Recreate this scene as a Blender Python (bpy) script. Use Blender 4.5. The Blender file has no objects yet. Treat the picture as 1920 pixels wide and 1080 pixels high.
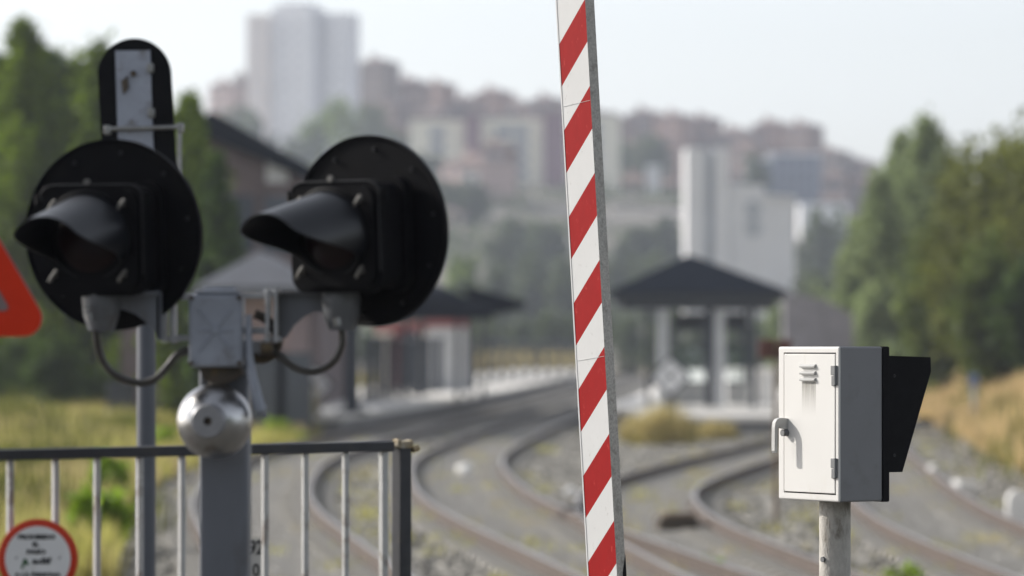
import bpy, bmesh, math, random
import numpy as np
from mathutils import Vector, Matrix

random.seed(7)
rng = np.random.default_rng(11)
S = bpy.context.scene
C = S.collection
PI = math.pi
R = math.radians

# ------------------------------------------------------------------ camera scale
EYE = 2.55            # eye height above rail-side ground
FPX = 7200.0          # focal length in photo pixels (135 mm on 36 mm / 1920 px)
HOR = 650.0           # horizon row
def P(px, py, Y):
    """point seen at photo pixel (px, py) at distance Y"""
    return Vector(((px - 960.0) * Y / FPX, Y, EYE + (HOR - py) * Y / FPX))
def XP(px, Y): return (px - 960.0) * Y / FPX
def ZP(py, Y): return EYE + (HOR - py) * Y / FPX

# ------------------------------------------------------------------ materials
def rgb(c): return (c[0], c[1], c[2], 1.0)
def scl(c, f): return tuple(max(0.0, min(1.0, x * f)) for x in c)

def mat(name, col, rough=0.6, metal=0.0, var=0.12, scale=6.0, bump=0.0, bscale=60.0,
        col2=None, scale2=2.0, amt2=0.5, stretch=(1, 1, 1), spec=0.5, rvar=0.0, coat=0.0, island=0.0,
        translucent=None):
    m = bpy.data.materials.new(name)
    m.use_nodes = True
    nt = m.node_tree; N = nt.nodes; L = nt.links
    b = N['Principled BSDF']
    b.inputs['Roughness'].default_value = rough
    b.inputs['Metallic'].default_value = metal
    b.inputs['Specular IOR Level'].default_value = spec
    if coat: b.inputs['Coat Weight'].default_value = coat
    tc = N.new('ShaderNodeTexCoord')
    mp = N.new('ShaderNodeMapping'); mp.inputs['Scale'].default_value = stretch
    L.new(tc.outputs['Object'], mp.inputs['Vector'])
    n1 = N.new('ShaderNodeTexNoise'); n1.inputs['Scale'].default_value = scale
    n1.inputs['Detail'].default_value = 5; n1.inputs['Roughness'].default_value = 0.6
    L.new(mp.outputs['Vector'], n1.inputs['Vector'])
    r1 = N.new('ShaderNodeMapRange'); r1.inputs['From Min'].default_value = 0.3; r1.inputs['From Max'].default_value = 0.7
    L.new(n1.outputs['Fac'], r1.inputs['Value'])
    mx = N.new('ShaderNodeMix'); mx.data_type = 'RGBA'
    mx.inputs['A'].default_value = rgb(scl(col, 1 - var)); mx.inputs['B'].default_value = rgb(scl(col, 1 + var))
    L.new(r1.outputs['Result'], mx.inputs['Factor'])
    out = mx.outputs['Result']
    if col2 is not None:
        n2 = N.new('ShaderNodeTexNoise'); n2.inputs['Scale'].default_value = scale2
        n2.inputs['Detail'].default_value = 6; n2.inputs['Roughness'].default_value = 0.65
        L.new(mp.outputs['Vector'], n2.inputs['Vector'])
        r2 = N.new('ShaderNodeMapRange'); r2.inputs['From Min'].default_value = 0.62 - amt2 * 0.25
        r2.inputs['From Max'].default_value = 0.78 - amt2 * 0.25
        L.new(n2.outputs['Fac'], r2.inputs['Value'])
        m2 = N.new('ShaderNodeMix'); m2.data_type = 'RGBA'
        L.new(r2.outputs['Result'], m2.inputs['Factor']); L.new(out, m2.inputs['A'])
        m2.inputs['B'].default_value = rgb(col2)
        out = m2.outputs['Result']
    if island:
        g = N.new('ShaderNodeNewGeometry')
        r3 = N.new('ShaderNodeMapRange'); r3.inputs['To Min'].default_value = 1 - island; r3.inputs['To Max'].default_value = 1 + island
        L.new(g.outputs['Random Per Island'], r3.inputs['Value'])
        vm = N.new('ShaderNodeVectorMath'); vm.operation = 'SCALE'
        L.new(out, vm.inputs[0]); L.new(r3.outputs['Result'], vm.inputs['Scale'])
        out = vm.outputs['Vector']
    L.new(out, b.inputs['Base Color'])
    if rvar:
        r4 = N.new('ShaderNodeMapRange'); r4.inputs['To Min'].default_value = max(0.02, rough - rvar); r4.inputs['To Max'].default_value = rough + rvar
        L.new(n1.outputs['Fac'], r4.inputs['Value']); L.new(r4.outputs['Result'], b.inputs['Roughness'])
    if bump:
        n3 = N.new('ShaderNodeTexNoise'); n3.inputs['Scale'].default_value = bscale; n3.inputs['Detail'].default_value = 4
        L.new(mp.outputs['Vector'], n3.inputs['Vector'])
        bp = N.new('ShaderNodeBump'); bp.inputs['Strength'].default_value = bump; bp.inputs['Distance'].default_value = 0.02
        L.new(n3.outputs['Fac'], bp.inputs['Height']); L.new(bp.outputs['Normal'], b.inputs['Normal'])
    if translucent:
        tr = N.new('ShaderNodeBsdfTranslucent')
        L.new(out, tr.inputs['Color'])
        ms = N.new('ShaderNodeMixShader'); ms.inputs['Fac'].default_value = translucent
        L.new(b.outputs['BSDF'], ms.inputs[1]); L.new(tr.outputs['BSDF'], ms.inputs[2])
        L.new(ms.outputs['Shader'], N['Material Output'].inputs['Surface'])
    return m

M = {}
M['black'] = mat('black paint', (0.0055, 0.0055, 0.0068), 0.55, var=0.25, scale=14, col2=(0.010, 0.0095, 0.0095), scale2=9, amt2=0.35, bump=0.05, spec=0.06)
M['black_hood'] = mat('black enamel', (0.008, 0.009, 0.012), 0.34, var=0.25, scale=16, rvar=0.08, spec=0.4)
M['black_matte'] = mat('black plastic', (0.010, 0.010, 0.011), 0.6, var=0.2, scale=20, spec=0.06)
M['nut'] = mat('dull nut', (0.17, 0.165, 0.155), 0.5, metal=0.5, var=0.3, scale=40)
M['kiosk_wall'] = mat('off white kiosk panel', (0.50, 0.50, 0.50), 0.8, var=0.1, scale=1)
M['arm_lit'] = mat('sunlit grey arm paint', (0.42, 0.43, 0.45), 0.5, var=0.15, scale=20, col2=(0.25, 0.24, 0.23), scale2=14, amt2=0.3)  # grey arm paint, paler overall to stand for sunlit tops
M['worn'] = mat('worn bare edge', (0.035, 0.035, 0.037), 0.45, metal=0.3, var=0.5, scale=40)
M['lens'] = mat('dark red lens', (0.010, 0.002, 0.002), 0.35, var=0.3, scale=30, spec=0.2)
M['grey'] = mat('grey steel paint', (0.135, 0.145, 0.17), 0.5, var=0.12, scale=9, col2=(0.085, 0.082, 0.082), scale2=7, amt2=0.5, bump=0.08, stretch=(1, 1, .22))
M['pole_paint'] = mat('dark grey pole paint', (0.075, 0.082, 0.10), 0.5, var=0.12, scale=5)
M['grey_box'] = mat('grey cast box', (0.3, 0.325, 0.385), 0.55, var=0.09, scale=14, col2=(0.15, 0.145, 0.14), scale2=9, amt2=0.3, bump=0.1)
M['grey_dark'] = mat('grey bracket', (0.11, 0.115, 0.125), 0.5, var=0.18, scale=14, col2=(0.07, 0.055, 0.04), scale2=12, amt2=0.35)
M['galv'] = mat('galvanised bolt', (0.28, 0.28, 0.275), 0.38, metal=0.85, var=0.2, scale=40)
M['rust_dark'] = mat('rusty clamp', (0.055, 0.042, 0.03), 0.7, var=0.45, scale=30, col2=(0.11, 0.075, 0.03), scale2=25, amt2=0.4, bump=0.2)
M['chrome'] = mat('polished bell metal', (0.44, 0.44, 0.445), 0.3, metal=1.0, var=0.07, scale=16, rvar=0.06, col2=(0.26, 0.24, 0.215), scale2=16, amt2=0.42)
M['hub'] = mat('bell hub', (0.27, 0.27, 0.285), 0.45, metal=0.35, var=0.08, scale=30)
M['conduit'] = mat('conduit sheath', (0.045, 0.04, 0.034), 0.42, var=0.2, scale=30)
M['rail_paint'] = mat('dark grey railing paint', (0.04, 0.041, 0.047), 0.42, var=0.14, scale=20, col2=(0.06, 0.055, 0.05), scale2=15, amt2=0.3, spec=0.25)
M['bar_paint'] = mat('grey railing bar paint', (0.44, 0.44, 0.43), 0.42, var=0.1, scale=20, col2=(0.19, 0.15, 0.12), scale2=11, amt2=0.4)
M['brass_rust'] = mat('rusty yellowed cap', (0.25, 0.19, 0.10), 0.6, var=0.5, scale=40, col2=(0.4, 0.38, 0.33), scale2=22, amt2=0.5, bump=0.3)
M['sign_red'] = mat('sign red', (0.62, 0.034, 0.008), 0.4, var=0.06, scale=10, spec=0.2)
M['sign_ring'] = mat('faded sign red', (0.55, 0.05, 0.022), 0.5, var=0.1, scale=12, spec=0.2)
M['sign_white'] = mat('sign white', (0.74, 0.74, 0.745), 0.45, var=0.05, scale=10, col2=(0.5, 0.49, 0.47), scale2=12, amt2=0.2)
M['sign_grey'] = mat('grey sign face', (0.2, 0.15, 0.15), 0.55, var=0.1, scale=8)  # triangle face in one dark pinkish grey
M['ink'] = mat('black ink', (0.03, 0.032, 0.035), 0.6, var=0.1)
M['ink_green'] = mat('green ink', (0.03, 0.10, 0.035), 0.6, var=0.1)
M['plate'] = mat('grey number plate', (0.42, 0.42, 0.41), 0.55, var=0.08, scale=16)
M['boom_white'] = mat('reflective white', (0.685, 0.68, 0.67), 0.42, var=0.03, scale=7, stretch=(1, 1, .6), col2=(0.42, 0.40, 0.37), scale2=60, amt2=0.02, spec=0.2)
M['boom_red'] = mat('reflective red', (0.34, 0.01, 0.01), 0.42, var=0.06, scale=40, stretch=(1, 1, .4), col2=(0.55, 0.07, 0.06), scale2=60, amt2=0.05, spec=0.15)
M['boom_side'] = mat('weathered aluminium', (0.4, 0.385, 0.355), 0.62, var=0.28, scale=110, col2=(0.25, 0.24, 0.215), scale2=30, amt2=0.4, bump=0.15, bscale=120)
M['seam'] = mat('sheet seam', (0.52, 0.52, 0.51), 0.6, var=0.1)
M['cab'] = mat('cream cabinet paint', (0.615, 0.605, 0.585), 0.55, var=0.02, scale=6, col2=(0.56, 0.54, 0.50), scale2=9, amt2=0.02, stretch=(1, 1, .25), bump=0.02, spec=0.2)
M['cab_shade'] = mat('cabinet paint with side shade', (0.185, 0.188, 0.198), 0.45, var=0.04, scale=6, col2=(0.16, 0.16, 0.165), scale2=8, amt2=0.25, bump=0.02)  # cream cabinet paint on the sides, darkened to stand for their shade
M['cab_grime'] = mat('cabinet dirt', (0.64, 0.61, 0.55), 0.55, var=0.1, scale=14, stretch=(1, 1, .2))
M['gap'] = mat('door gap rubber', (0.03, 0.03, 0.03), 0.7)
M['hinge'] = mat('grey hinge', (0.13, 0.135, 0.14), 0.5, var=0.12, scale=30)
M['cab_handle'] = mat('handle paint', (0.4, 0.4, 0.39), 0.38, var=0.05, scale=30)
M['post_conc'] = mat('cast post', (0.42, 0.4, 0.365), 0.7, var=0.16, scale=40, col2=(0.20, 0.18, 0.15), scale2=14, amt2=0.42, stretch=(1, 1, .5), bump=0.25, bscale=150)
# setting
M['ground'] = mat('dry grassland soil', (0.27, 0.215, 0.115), 0.95, var=0.3, scale=0.6, col2=(0.12, 0.15, 0.05), scale2=0.12, amt2=0.45)
M['hill'] = mat('scrubby hillside', (0.15, 0.135, 0.11), 0.95, var=0.35, scale=0.03, col2=(0.16, 0.145, 0.10), scale2=0.02, amt2=0.35)
M['ballast'] = mat('track ballast', (0.25, 0.235, 0.205), 0.95, var=0.5, scale=5, col2=(0.10, 0.10, 0.085), scale2=1.1, amt2=0.42, bump=0.8, bscale=14)
M['stones'] = mat('ballast stones', (0.25, 0.238, 0.212), 0.9, var=0.2, scale=3, island=0.75, spec=0.3)
M['asphalt'] = mat('worn asphalt', (0.085, 0.08, 0.07), 0.9, var=0.2, scale=20, col2=(0.12, 0.11, 0.09), scale2=2, amt2=0.4)
M['rail_top'] = mat('worn rail head', (0.3, 0.275, 0.26), 0.36, metal=0.5, var=0.12, scale=4)
M['rail_rust'] = mat('rusty rail web', (0.082, 0.062, 0.05), 0.85, var=0.3, scale=5, col2=(0.10, 0.075, 0.06), scale2=3, amt2=0.4)
M['sleeper'] = mat('concrete sleeper', (0.32, 0.305, 0.28), 0.9, var=0.2, scale=5, col2=(0.28, 0.26, 0.22), scale2=3, amt2=0.4)
M['plat_top'] = mat('pale platform paving', (0.8, 0.77, 0.72), 0.85, var=0.08, scale=1.2)
M['plat_wall'] = mat('platform retaining wall', (0.22, 0.215, 0.21), 0.9, var=0.18, scale=1.4, col2=(0.14, 0.13, 0.12), scale2=.7, amt2=0.4)
M['roof_dark'] = mat('dark slate roofing', (0.009, 0.013, 0.021), 0.9, var=0.2, scale=2, spec=0.05)
M['roof_grey'] = mat('grey zinc roofing', (0.115, 0.12, 0.135), 0.6, var=0.12, scale=1)
M['brick'] = mat('mauve brick', (0.16, 0.125, 0.125), 0.9, var=0.18, scale=1.2, col2=(0.12, 0.10, 0.105), scale2=.6, amt2=0.4)
M['station_wall'] = mat('mauve render', (0.30, 0.22, 0.21), 0.9, var=0.15, scale=.8, col2=(0.2, 0.16, 0.16), scale2=.5, amt2=0.4)
M['brick_pink'] = mat('pink render', (0.45, 0.27, 0.21), 0.9, var=0.12, scale=.8)
M['wall_pale'] = mat('pale render', (0.62, 0.58, 0.52), 0.85, var=0.08, scale=.6)
M['trim_white'] = mat('white trim', (0.74, 0.73, 0.71), 0.7, var=0.06, scale=1)
M['door_red'] = mat('dark red door', (0.14, 0.03, 0.035), 0.5, var=0.12, scale=2)
M['band_red'] = mat('red fascia', (0.22, 0.06, 0.055), 0.6, var=0.1, scale=2)
M['steel_dark'] = mat('dark blue steel', (0.035, 0.042, 0.055), 0.5, var=0.15, scale=4)
M['col_grey'] = mat('grey column', (0.44, 0.45, 0.46), 0.6, var=0.1, scale=3)
M['glass'] = mat('shelter glass', (0.16, 0.19, 0.20), 0.12, var=0.1, scale=1)
def glass_mat(name):
    m = bpy.data.materials.new(name); m.use_nodes = True; b = m.node_tree.nodes['Principled BSDF']
    b.inputs['Base Color'].default_value = (.78, .84, .84, 1); b.inputs['Transmission Weight'].default_value = 1; b.inputs['Roughness'].default_value = .02; b.inputs['IOR'].default_value = 1.08
    return m
M['clear_glass'] = glass_mat('clear shelter glass')
M['silo'] = mat('pale concrete', (0.66, 0.66, 0.67), 0.85, var=0.05, scale=.2)
M['emblem_grey'] = mat('grey emblem', (0.40, 0.43, 0.46), 0.8, var=0.05, scale=1)
M['silo_recess_shade'] = mat('recess shade blue grey', (0.4, 0.43, 0.47), 0.8, var=0.1, scale=.3)  # pale silo concrete tinted blue grey, the recess shade put into its colour
M['tower_beige'] = mat('beige cladding', (0.78, 0.71, 0.66), 0.85, var=0.06, scale=.12)
M['tower_pale'] = mat('pale grey cladding', (0.84, 0.84, 0.85), 0.85, var=0.06, scale=.12)
M['tower_grey'] = mat('mid grey cladding', (0.62, 0.62, 0.64), 0.85, var=0.08, scale=.12)
M['cream'] = mat('cream facade', (0.8, 0.76, 0.62), 0.85, var=0.05, scale=.1)
M['purple'] = mat('plum facade strip', (0.22, 0.12, 0.15), 0.85, var=0.1, scale=.1)
M['brownA'] = mat('brown brick facade', (0.215, 0.145, 0.115), 0.9, var=0.14, scale=.15)
M['brownB'] = mat('reddish brick facade', (0.27, 0.165, 0.125), 0.9, var=0.14, scale=.15)
M['brownC'] = mat('dull brown facade', (0.2, 0.155, 0.13), 0.9, var=0.14, scale=.15)
M['pinkF'] = mat('salmon facade', (0.46, 0.34, 0.3), 0.9, var=0.08, scale=.12)
M['slateF'] = mat('slate blue facade', (0.16, 0.19, 0.25), 0.8, var=0.12, scale=.15)
M['tile'] = mat('brown roof tile', (0.15, 0.1, 0.085), 0.9, var=0.2, scale=.3)
M['pane'] = mat('dark window pane', (0.07, 0.08, 0.10), 0.25, var=0.2, scale=.3)
M['pane_light'] = mat('light shutter', (0.60, 0.60, 0.60), 0.5, var=0.1, scale=.3)
M['bark'] = mat('bark', (0.10, 0.08, 0.06), 0.95, var=0.3, scale=4)
M['leaf_dark'] = mat('dark green leaves', (0.055, 0.092, 0.016), 0.55, var=0.4, scale=.45, island=0.5, translucent=0.35, spec=0.12)
M['leaf_lime'] = mat('yellow green leaves', (0.135, 0.195, 0.014), 0.55, var=0.4, scale=.5, island=0.5, translucent=0.4, spec=0.12)
M['leaf_olive'] = mat('olive leaves', (0.125, 0.14, 0.026), 0.6, var=0.4, scale=.4, island=0.5, translucent=0.35, spec=0.12)
M['leaf_green'] = mat('mid green leaves', (0.095, 0.125, 0.026), 0.55, var=0.4, scale=.4, island=0.5, translucent=0.35, spec=0.12)
M['leaf_sage'] = mat('sage green poplar leaves', (0.21, 0.26, 0.11), 0.55, var=0.35, scale=.4, island=0.45, translucent=0.35, spec=0.12)
M['leaf_far'] = mat('hillside leaves', (0.085, 0.11, 0.045), 0.7, var=0.4, scale=.2, island=0.45, translucent=0.3, spec=0.1)
M['leaf_bright'] = mat('bright weed leaves', (0.24, 0.36, 0.02), 0.5, var=0.35, scale=3, island=0.45, translucent=0.45, spec=0.2)
M['straw'] = mat('dry straw grass', (0.62, 0.47, 0.25), 0.8, var=0.25, scale=.5, island=0.4, translucent=0.3, col2=(0.22, 0.23, 0.07), scale2=.25, amt2=0.3, spec=0.1)
M['straw_green'] = mat('half dry meadow grass', (0.43, 0.41, 0.11), 0.8, var=0.3, scale=.4, island=0.4, translucent=0.35, col2=(0.46, 0.38, 0.20), scale2=.18, amt2=0.7, spec=0.1)
M['weed_yellow'] = mat('yellow dry weed', (0.52, 0.44, 0.2), 0.8, var=0.25, scale=1, island=0.4, translucent=0.3, spec=0.1)
M['white_paint'] = mat('white marker paint', (0.78, 0.77, 0.74), 0.7, var=0.08, scale=5)
M['rusty_red'] = mat('rust red enamel', (0.1, 0.04, 0.03), 0.75, var=0.3, scale=8)
M['rusty_post'] = mat('rust brown post', (0.15, 0.105, 0.07), 0.8, var=0.3, scale=8)
M['yellow'] = mat('yellow lid', (0.62, 0.42, 0.06), 0.6, var=0.1)
M['blue'] = mat('blue marker', (0.10, 0.15, 0.32), 0.5, var=0.1)
M['stone_wall'] = mat('grey rubble wall', (0.2, 0.19, 0.2), 0.9, var=0.25, scale=1.5)

# ------------------------------------------------------------------ mesh builder
class MB:
    def __init__(self, T=None):
        self.v, self.f, self.mi, self.sm = [], [], [], []
        self.T = T; self.cuts = []
    def cut(self):
        """what follows is a piece of its own"""
        if self.v: self.cuts.append((len(self.v), len(self.f)))
        return self
    def pieces(self):
        if not self.cuts: return [self]
        b = [(0, 0)] + self.cuts + [(len(self.v), len(self.f))]; out = []
        for (v0, f0), (v1, f1) in zip(b, b[1:]):
            if v1 == v0: continue
            m = MB(); m.v = self.v[v0:v1]; m.f = [[i - v0 for i in f] for f in self.f[f0:f1]]; m.mi = self.mi[f0:f1]; m.sm = self.sm[f0:f1]; out.append(m)
        return out
    def add(self, vs, fs, mi=0, sm=False):
        o = len(self.v)
        for p in vs:
            p = Vector(p)
            self.v.append(self.T @ p if self.T is not None else p)
        for f in fs:
            self.f.append([i + o for i in f]); self.mi.append(mi); self.sm.append(sm)
        return self
    def box(self, c, s, mi=0):
        x, y, z = s[0] / 2, s[1] / 2, s[2] / 2
        c = Vector(c)
        vs = [c + Vector(q) for q in ((-x, -y, -z), (x, -y, -z), (x, y, -z), (-x, y, -z), (-x, -y, z), (x, -y, z), (x, y, z), (-x, y, z))]
        return self.add(vs, [(0, 3, 2, 1), (4, 5, 6, 7), (0, 1, 5, 4), (1, 2, 6, 5), (2, 3, 7, 6), (3, 0, 4, 7)], mi)
    def bevbox(self, c, s, b=0.004, mi=0):
        """box with chamfered edges"""
        x, y, z = s[0] / 2, s[1] / 2, s[2] / 2
        bm = bmesh.new()
        vs = [bm.verts.new(Vector(c) + Vector(q)) for q in ((-x, -y, -z), (x, -y, -z), (x, y, -z), (-x, y, -z), (-x, -y, z), (x, -y, z), (x, y, z), (-x, y, z))]
        for f in [(0, 3, 2, 1), (4, 5, 6, 7), (0, 1, 5, 4), (1, 2, 6, 5), (2, 3, 7, 6), (3, 0, 4, 7)]:
            bm.faces.new([vs[i] for i in f])
        bmesh.ops.bevel(bm, geom=bm.edges[:], offset=b, segments=2, affect='EDGES', profile=0.5)
        bm.verts.index_update(); bm.normal_update()
        self.add([v.co.copy() for v in bm.verts], [[v.index for v in f.verts] for f in bm.faces], mi, True)
        for i_, f in enumerate(bm.faces):                # the six large faces stay flat
            if max(abs(f.normal.x), abs(f.normal.y), abs(f.normal.z)) > .999: self.sm[len(self.sm) - len(bm.faces) + i_] = False
        bm.free(); return self
    def cyl(self, p0, p1, r0, r1=None, n=16, mi=0, caps=True, sm=True):
        p0, p1 = Vector(p0), Vector(p1); r1 = r0 if r1 is None else r1
        d = (p1 - p0).normalized()
        a = d.orthogonal().normalized(); b = d.cross(a)
        vs = []
        for p, r in ((p0, r0), (p1, r1)):
            for i in range(n):
                t = 2 * PI * i / n
                vs.append(p + a * (r * math.cos(t)) + b * (r * math.sin(t)))
        fs = [(i, (i + 1) % n, n + (i + 1) % n, n + i) for i in range(n)]
        self.add(vs, fs, mi, sm)
        if caps:
            self.add(vs[:n], [list(range(n))[::-1]], mi); self.add(vs[n:], [list(range(n))], mi)
        return self
    def tube(self, pts, r, n=10, mi=0, sub=6):
        pts = [Vector(p) for p in pts]
        if sub > 1 and len(pts) > 2:
            q = []
            for i in range(len(pts) - 1):
                a = pts[max(i - 1, 0)]; b = pts[i]; c = pts[i + 1]; d = pts[min(i + 2, len(pts) - 1)]
                for k in range(sub):
                    t = k / sub
                    q.append(0.5 * ((2 * b) + (c - a) * t + (2 * a - 5 * b + 4 * c - d) * t * t + (3 * b - a - 3 * c + d) * t ** 3))
            q.append(pts[-1]); pts = q
        rs = r if isinstance(r, (list, tuple)) else None
        vs = []; prev = None
        for i, p in enumerate(pts):
            d = (pts[min(i + 1, len(pts) - 1)] - pts[max(i - 1, 0)]).normalized()
            a = d.orthogonal().normalized() if prev is None else (prev - d * prev.dot(d)).normalized()
            prev = a; b = d.cross(a)
            rr = r if rs is None else rs[0] + (rs[1] - rs[0]) * i / (len(pts) - 1)
            for k in range(n):
                t = 2 * PI * k / n
                vs.append(p + a * (rr * math.cos(t)) + b * (rr * math.sin(t)))
        fs = []
        for i in range(len(pts) - 1):
            for k in range(n):
                fs.append((i * n + k, i * n + (k + 1) % n, (i + 1) * n + (k + 1) % n, (i + 1) * n + k))
        self.add(vs, fs, mi, True)
        self.add(vs[:n], [list(range(n))[::-1]], mi); self.add(vs[-n:], [list(range(n))], mi)
        return self
    def lathe(self, prof, o, axis, n=48, mi=0, closed=False):
        o = Vector(o); ax = Vector(axis).normalized(); a = ax.orthogonal().normalized(); b = ax.cross(a)
        vs = []
        for r, h in prof:
            for k in range(n):
                t = 2 * PI * k / n
                vs.append(o + ax * h + a * (max(r, 1e-5) * math.cos(t)) + b * (max(r, 1e-5) * math.sin(t)))
        fs = []
        m = len(prof)
        for i in range(m if closed else m - 1):
            j = (i + 1) % m
            for k in range(n):
                fs.append((i * n + k, i * n + (k + 1) % n, j * n + (k + 1) % n, j * n + k))
        return self.add(vs, fs, mi, True)
    def prism(self, poly, y0, y1, mi=0, ax='y'):
        """poly in the (a, b) plane extruded along the middle axis"""
        n = len(poly)
        def mk(p, h): return (p[0], h, p[1]) if ax == 'y' else ((h, p[0], p[1]) if ax == 'x' else (p[0], p[1], h))
        vs = [mk(p, y0) for p in poly] + [mk(p, y1) for p in poly]
        fs = [list(range(n)), list(range(n, 2 * n))[::-1]] + [(i, (i + 1) % n, n + (i + 1) % n, n + i) for i in range(n)]
        return self.add(vs, fs, mi)
    def mesh(self, name, mats, off=(0, 0, 0), recalc=True):
        off = Vector(off)
        me = bpy.data.meshes.new(name)
        me.from_pydata([tuple(p - off) for p in self.v], [], self.f)
        for m in (mats if isinstance(mats, (list, tuple)) else [mats]):
            me.materials.append(m)
        me.polygons.foreach_set('material_index', self.mi)
        me.polygons.foreach_set('use_smooth', self.sm)
        if recalc:
            bm = bmesh.new(); bm.from_mesh(me)
            bmesh.ops.recalc_face_normals(bm, faces=bm.faces)
            for e in bm.edges:
                if len(e.link_faces) == 2 and e.calc_face_angle(0) > 0.7: e.smooth = False
            bm.to_mesh(me); bm.free()
        me.update()
        return me

def props(o, label=None, cat=None, group=None, kind=None):
    if label: o['label'] = label
    if cat: o['category'] = cat
    if group: o['group'] = group
    if kind: o['kind'] = kind
    return o
def thing(name, loc, label, cat, group=None):
    o = bpy.data.objects.new(name, None); C.objects.link(o)
    o.empty_display_size = 0.2
    o.location = loc
    return props(o, label, cat, group)
def part(mb, name, mats, root, parent=None, recalc=True, label=None):
    o = None
    for pc_ in mb.pieces():
        o = bpy.data.objects.new(name, pc_.mesh(name, mats, root.location, recalc)); C.objects.link(o)
        o.parent = parent or root
        if label: o['label'] = label
    return o
def solo(mb, name, mats, loc, label=None, cat=None, group=None, kind=None, recalc=True):
    o = bpy.data.objects.new(name, mb.mesh(name, mats, loc, recalc)); C.objects.link(o)
    o.location = loc
    return props(o, label, cat, group, kind)
def frame(c, yaw, pitch=0.0):
    """local (a right, d out of the front, b up) -> world; yaw turns the front to the left of the camera"""
    t, p = R(yaw), R(pitch)
    n = Vector((-math.sin(t), -math.cos(t), 0)); u = Vector((math.cos(t), -math.sin(t), 0)); w = Vector((0, 0, 1))
    n2 = n * math.cos(p) - w * math.sin(p); w2 = w * math.cos(p) + n * math.sin(p)
    m = Matrix.Identity(4)
    for i, col in enumerate((u, n2, w2)):
        for j in range(3): m[j][i] = col[j]
    for j in range(3): m[j][3] = c[j]
    return m
def text(body, size, T, m, name, root, parent, width=None, bold=0.0):
    cu = bpy.data.curves.new(name, 'FONT'); cu.body = body; cu.size = size
    cu.align_x = 'CENTER'; cu.align_y = 'CENTER'; cu.offset = bold; cu.extrude = 0.0004; cu.resolution_u = 3
    t = bpy.data.objects.new(name, cu); C.objects.link(t)
    bpy.context.view_layer.update()
    me = bpy.data.meshes.new_from_object(t.evaluated_get(bpy.context.evaluated_depsgraph_get()))
    bpy.data.objects.remove(t)
    xs = [v.co.x for v in me.vertices]
    k = 1.0 if width is None else width / max(1e-6, max(xs) - min(xs))
    for v in me.vertices:
        v.co = (T @ Vector((v.co.x * k, v.co.z, v.co.y))) - root.location
    me.materials.clear(); me.materials.append(m)
    o = bpy.data.objects.new(name, me); C.objects.link(o); o.parent = parent
    return o
def rrect(w, h, r, n=6, cx=0, cz=0):
    pts = []
    for sx, sz, a0 in ((1, 1, 0), (-1, 1, 90), (-1, -1, 180), (1, -1, 270)):
        for k in range(n + 1):
            a = R(a0 + 90 * k / n)
            pts.append((cx + sx * (w / 2 - r) + r * math.cos(a), cz + sz * (h / 2 - r) + r * math.sin(a)))
    return pts

# ------------------------------------------------------------------ track geometry
def spline(pts):
    x = np.array([p[0] for p in pts], float); y = np.array([p[1] for p in pts], float)
    n = len(x); h = np.diff(x)
    A = np.zeros((n, n)); b = np.zeros(n); A[0, 0] = A[-1, -1] = 1
    for i in range(1, n - 1):
        A[i, i - 1] = h[i - 1]; A[i, i] = 2 * (h[i - 1] + h[i]); A[i, i + 1] = h[i]
        b[i] = 3 * ((y[i + 1] - y[i]) / h[i] - (y[i] - y[i - 1]) / h[i - 1])
    c = np.linalg.solve(A, b)
    def f(t):
        i = int(min(max(np.searchsorted(x, t) - 1, 0), n - 2)); d = t - x[i]
        bb = (y[i + 1] - y[i]) / h[i] - h[i] * (2 * c[i] + c[i + 1]) / 3
        return float(y[i] + bb * d + c[i] * d * d + (c[i + 1] - c[i]) / (3 * h[i]) * d ** 3)
    return f
trackA = spline([(28, -0.4), (36, -1.65), (42.7, -2.43), (55, -3.7), (68, -4.37), (78, -4.52), (88, -4.22), (98, -3.72), (114, -2.85), (131, -1.6), (160, 0.35), (216, 3.5), (300, 8.3), (340, 10.6)])
def trackB(y): return trackA(y) + 3.45
trackC = spline([(28, 3.6), (36, 2.75), (42.7, 2.25), (50, 1.85), (56, 1.82), (61, 2.05), (68, 2.88), (76, 4.1), (84, 5.45), (95, 7.3), (108, 9.0), (122, 10.45)])
trackD = spline([(28, 6.3), (36, 5.9), (42.7, 5.7), (48, 5.66), (57, 5.95), (70, 6.8), (82, 7.65), (92, 8.4), (110, 9.75), (130, 11.2), (200, 16.3), (300, 23.6), (340, 26.5)])

def sstep(t):
    t = min(1, max(0, t)); return t * t * (3 - 2 * t)
HILL = [(-4000, 10), (-600, 28), (250, 40), (430, 52), (700, 55), (1000, 50), (1300, 46), (1600, 38), (1800, 26), (2200, 20), (6000, 12)]
def hill_max(a):
    for (x0, z0), (x1, z1) in zip(HILL, HILL[1:]):
        if a <= x1: return z0 + (z1 - z0) * max(0, (a - x0)) / (x1 - x0)
    return HILL[-1][1]
def ground_z(x, y):
    z = 0.0
    if y < 30: z = 1.15 * (1 - sstep((y - 19.5) / 10))
    if 30 < y < 430:
        e = x - (trackD(min(y, 335)) + 2.3)
        k = sstep((y - 30) / 40) * (1 - sstep((y - 260) / 150))
        z += 1.75 * sstep(e / 6.5) * k
        e2 = (trackA(min(y, 335)) - 5.0) - x
        z += 0.35 * sstep(e2 / 6) * sstep((y - 40) / 30) * (1 - sstep((y - 260) / 150))
    if y > 380:
        a = 960 + x / y * FPX
        z += hill_max(a) * sstep((y - 400) / 620) * (0.94 + 0.06 * math.sin(x * .013 + 1) * math.cos(y * .009))
    return z

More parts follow.
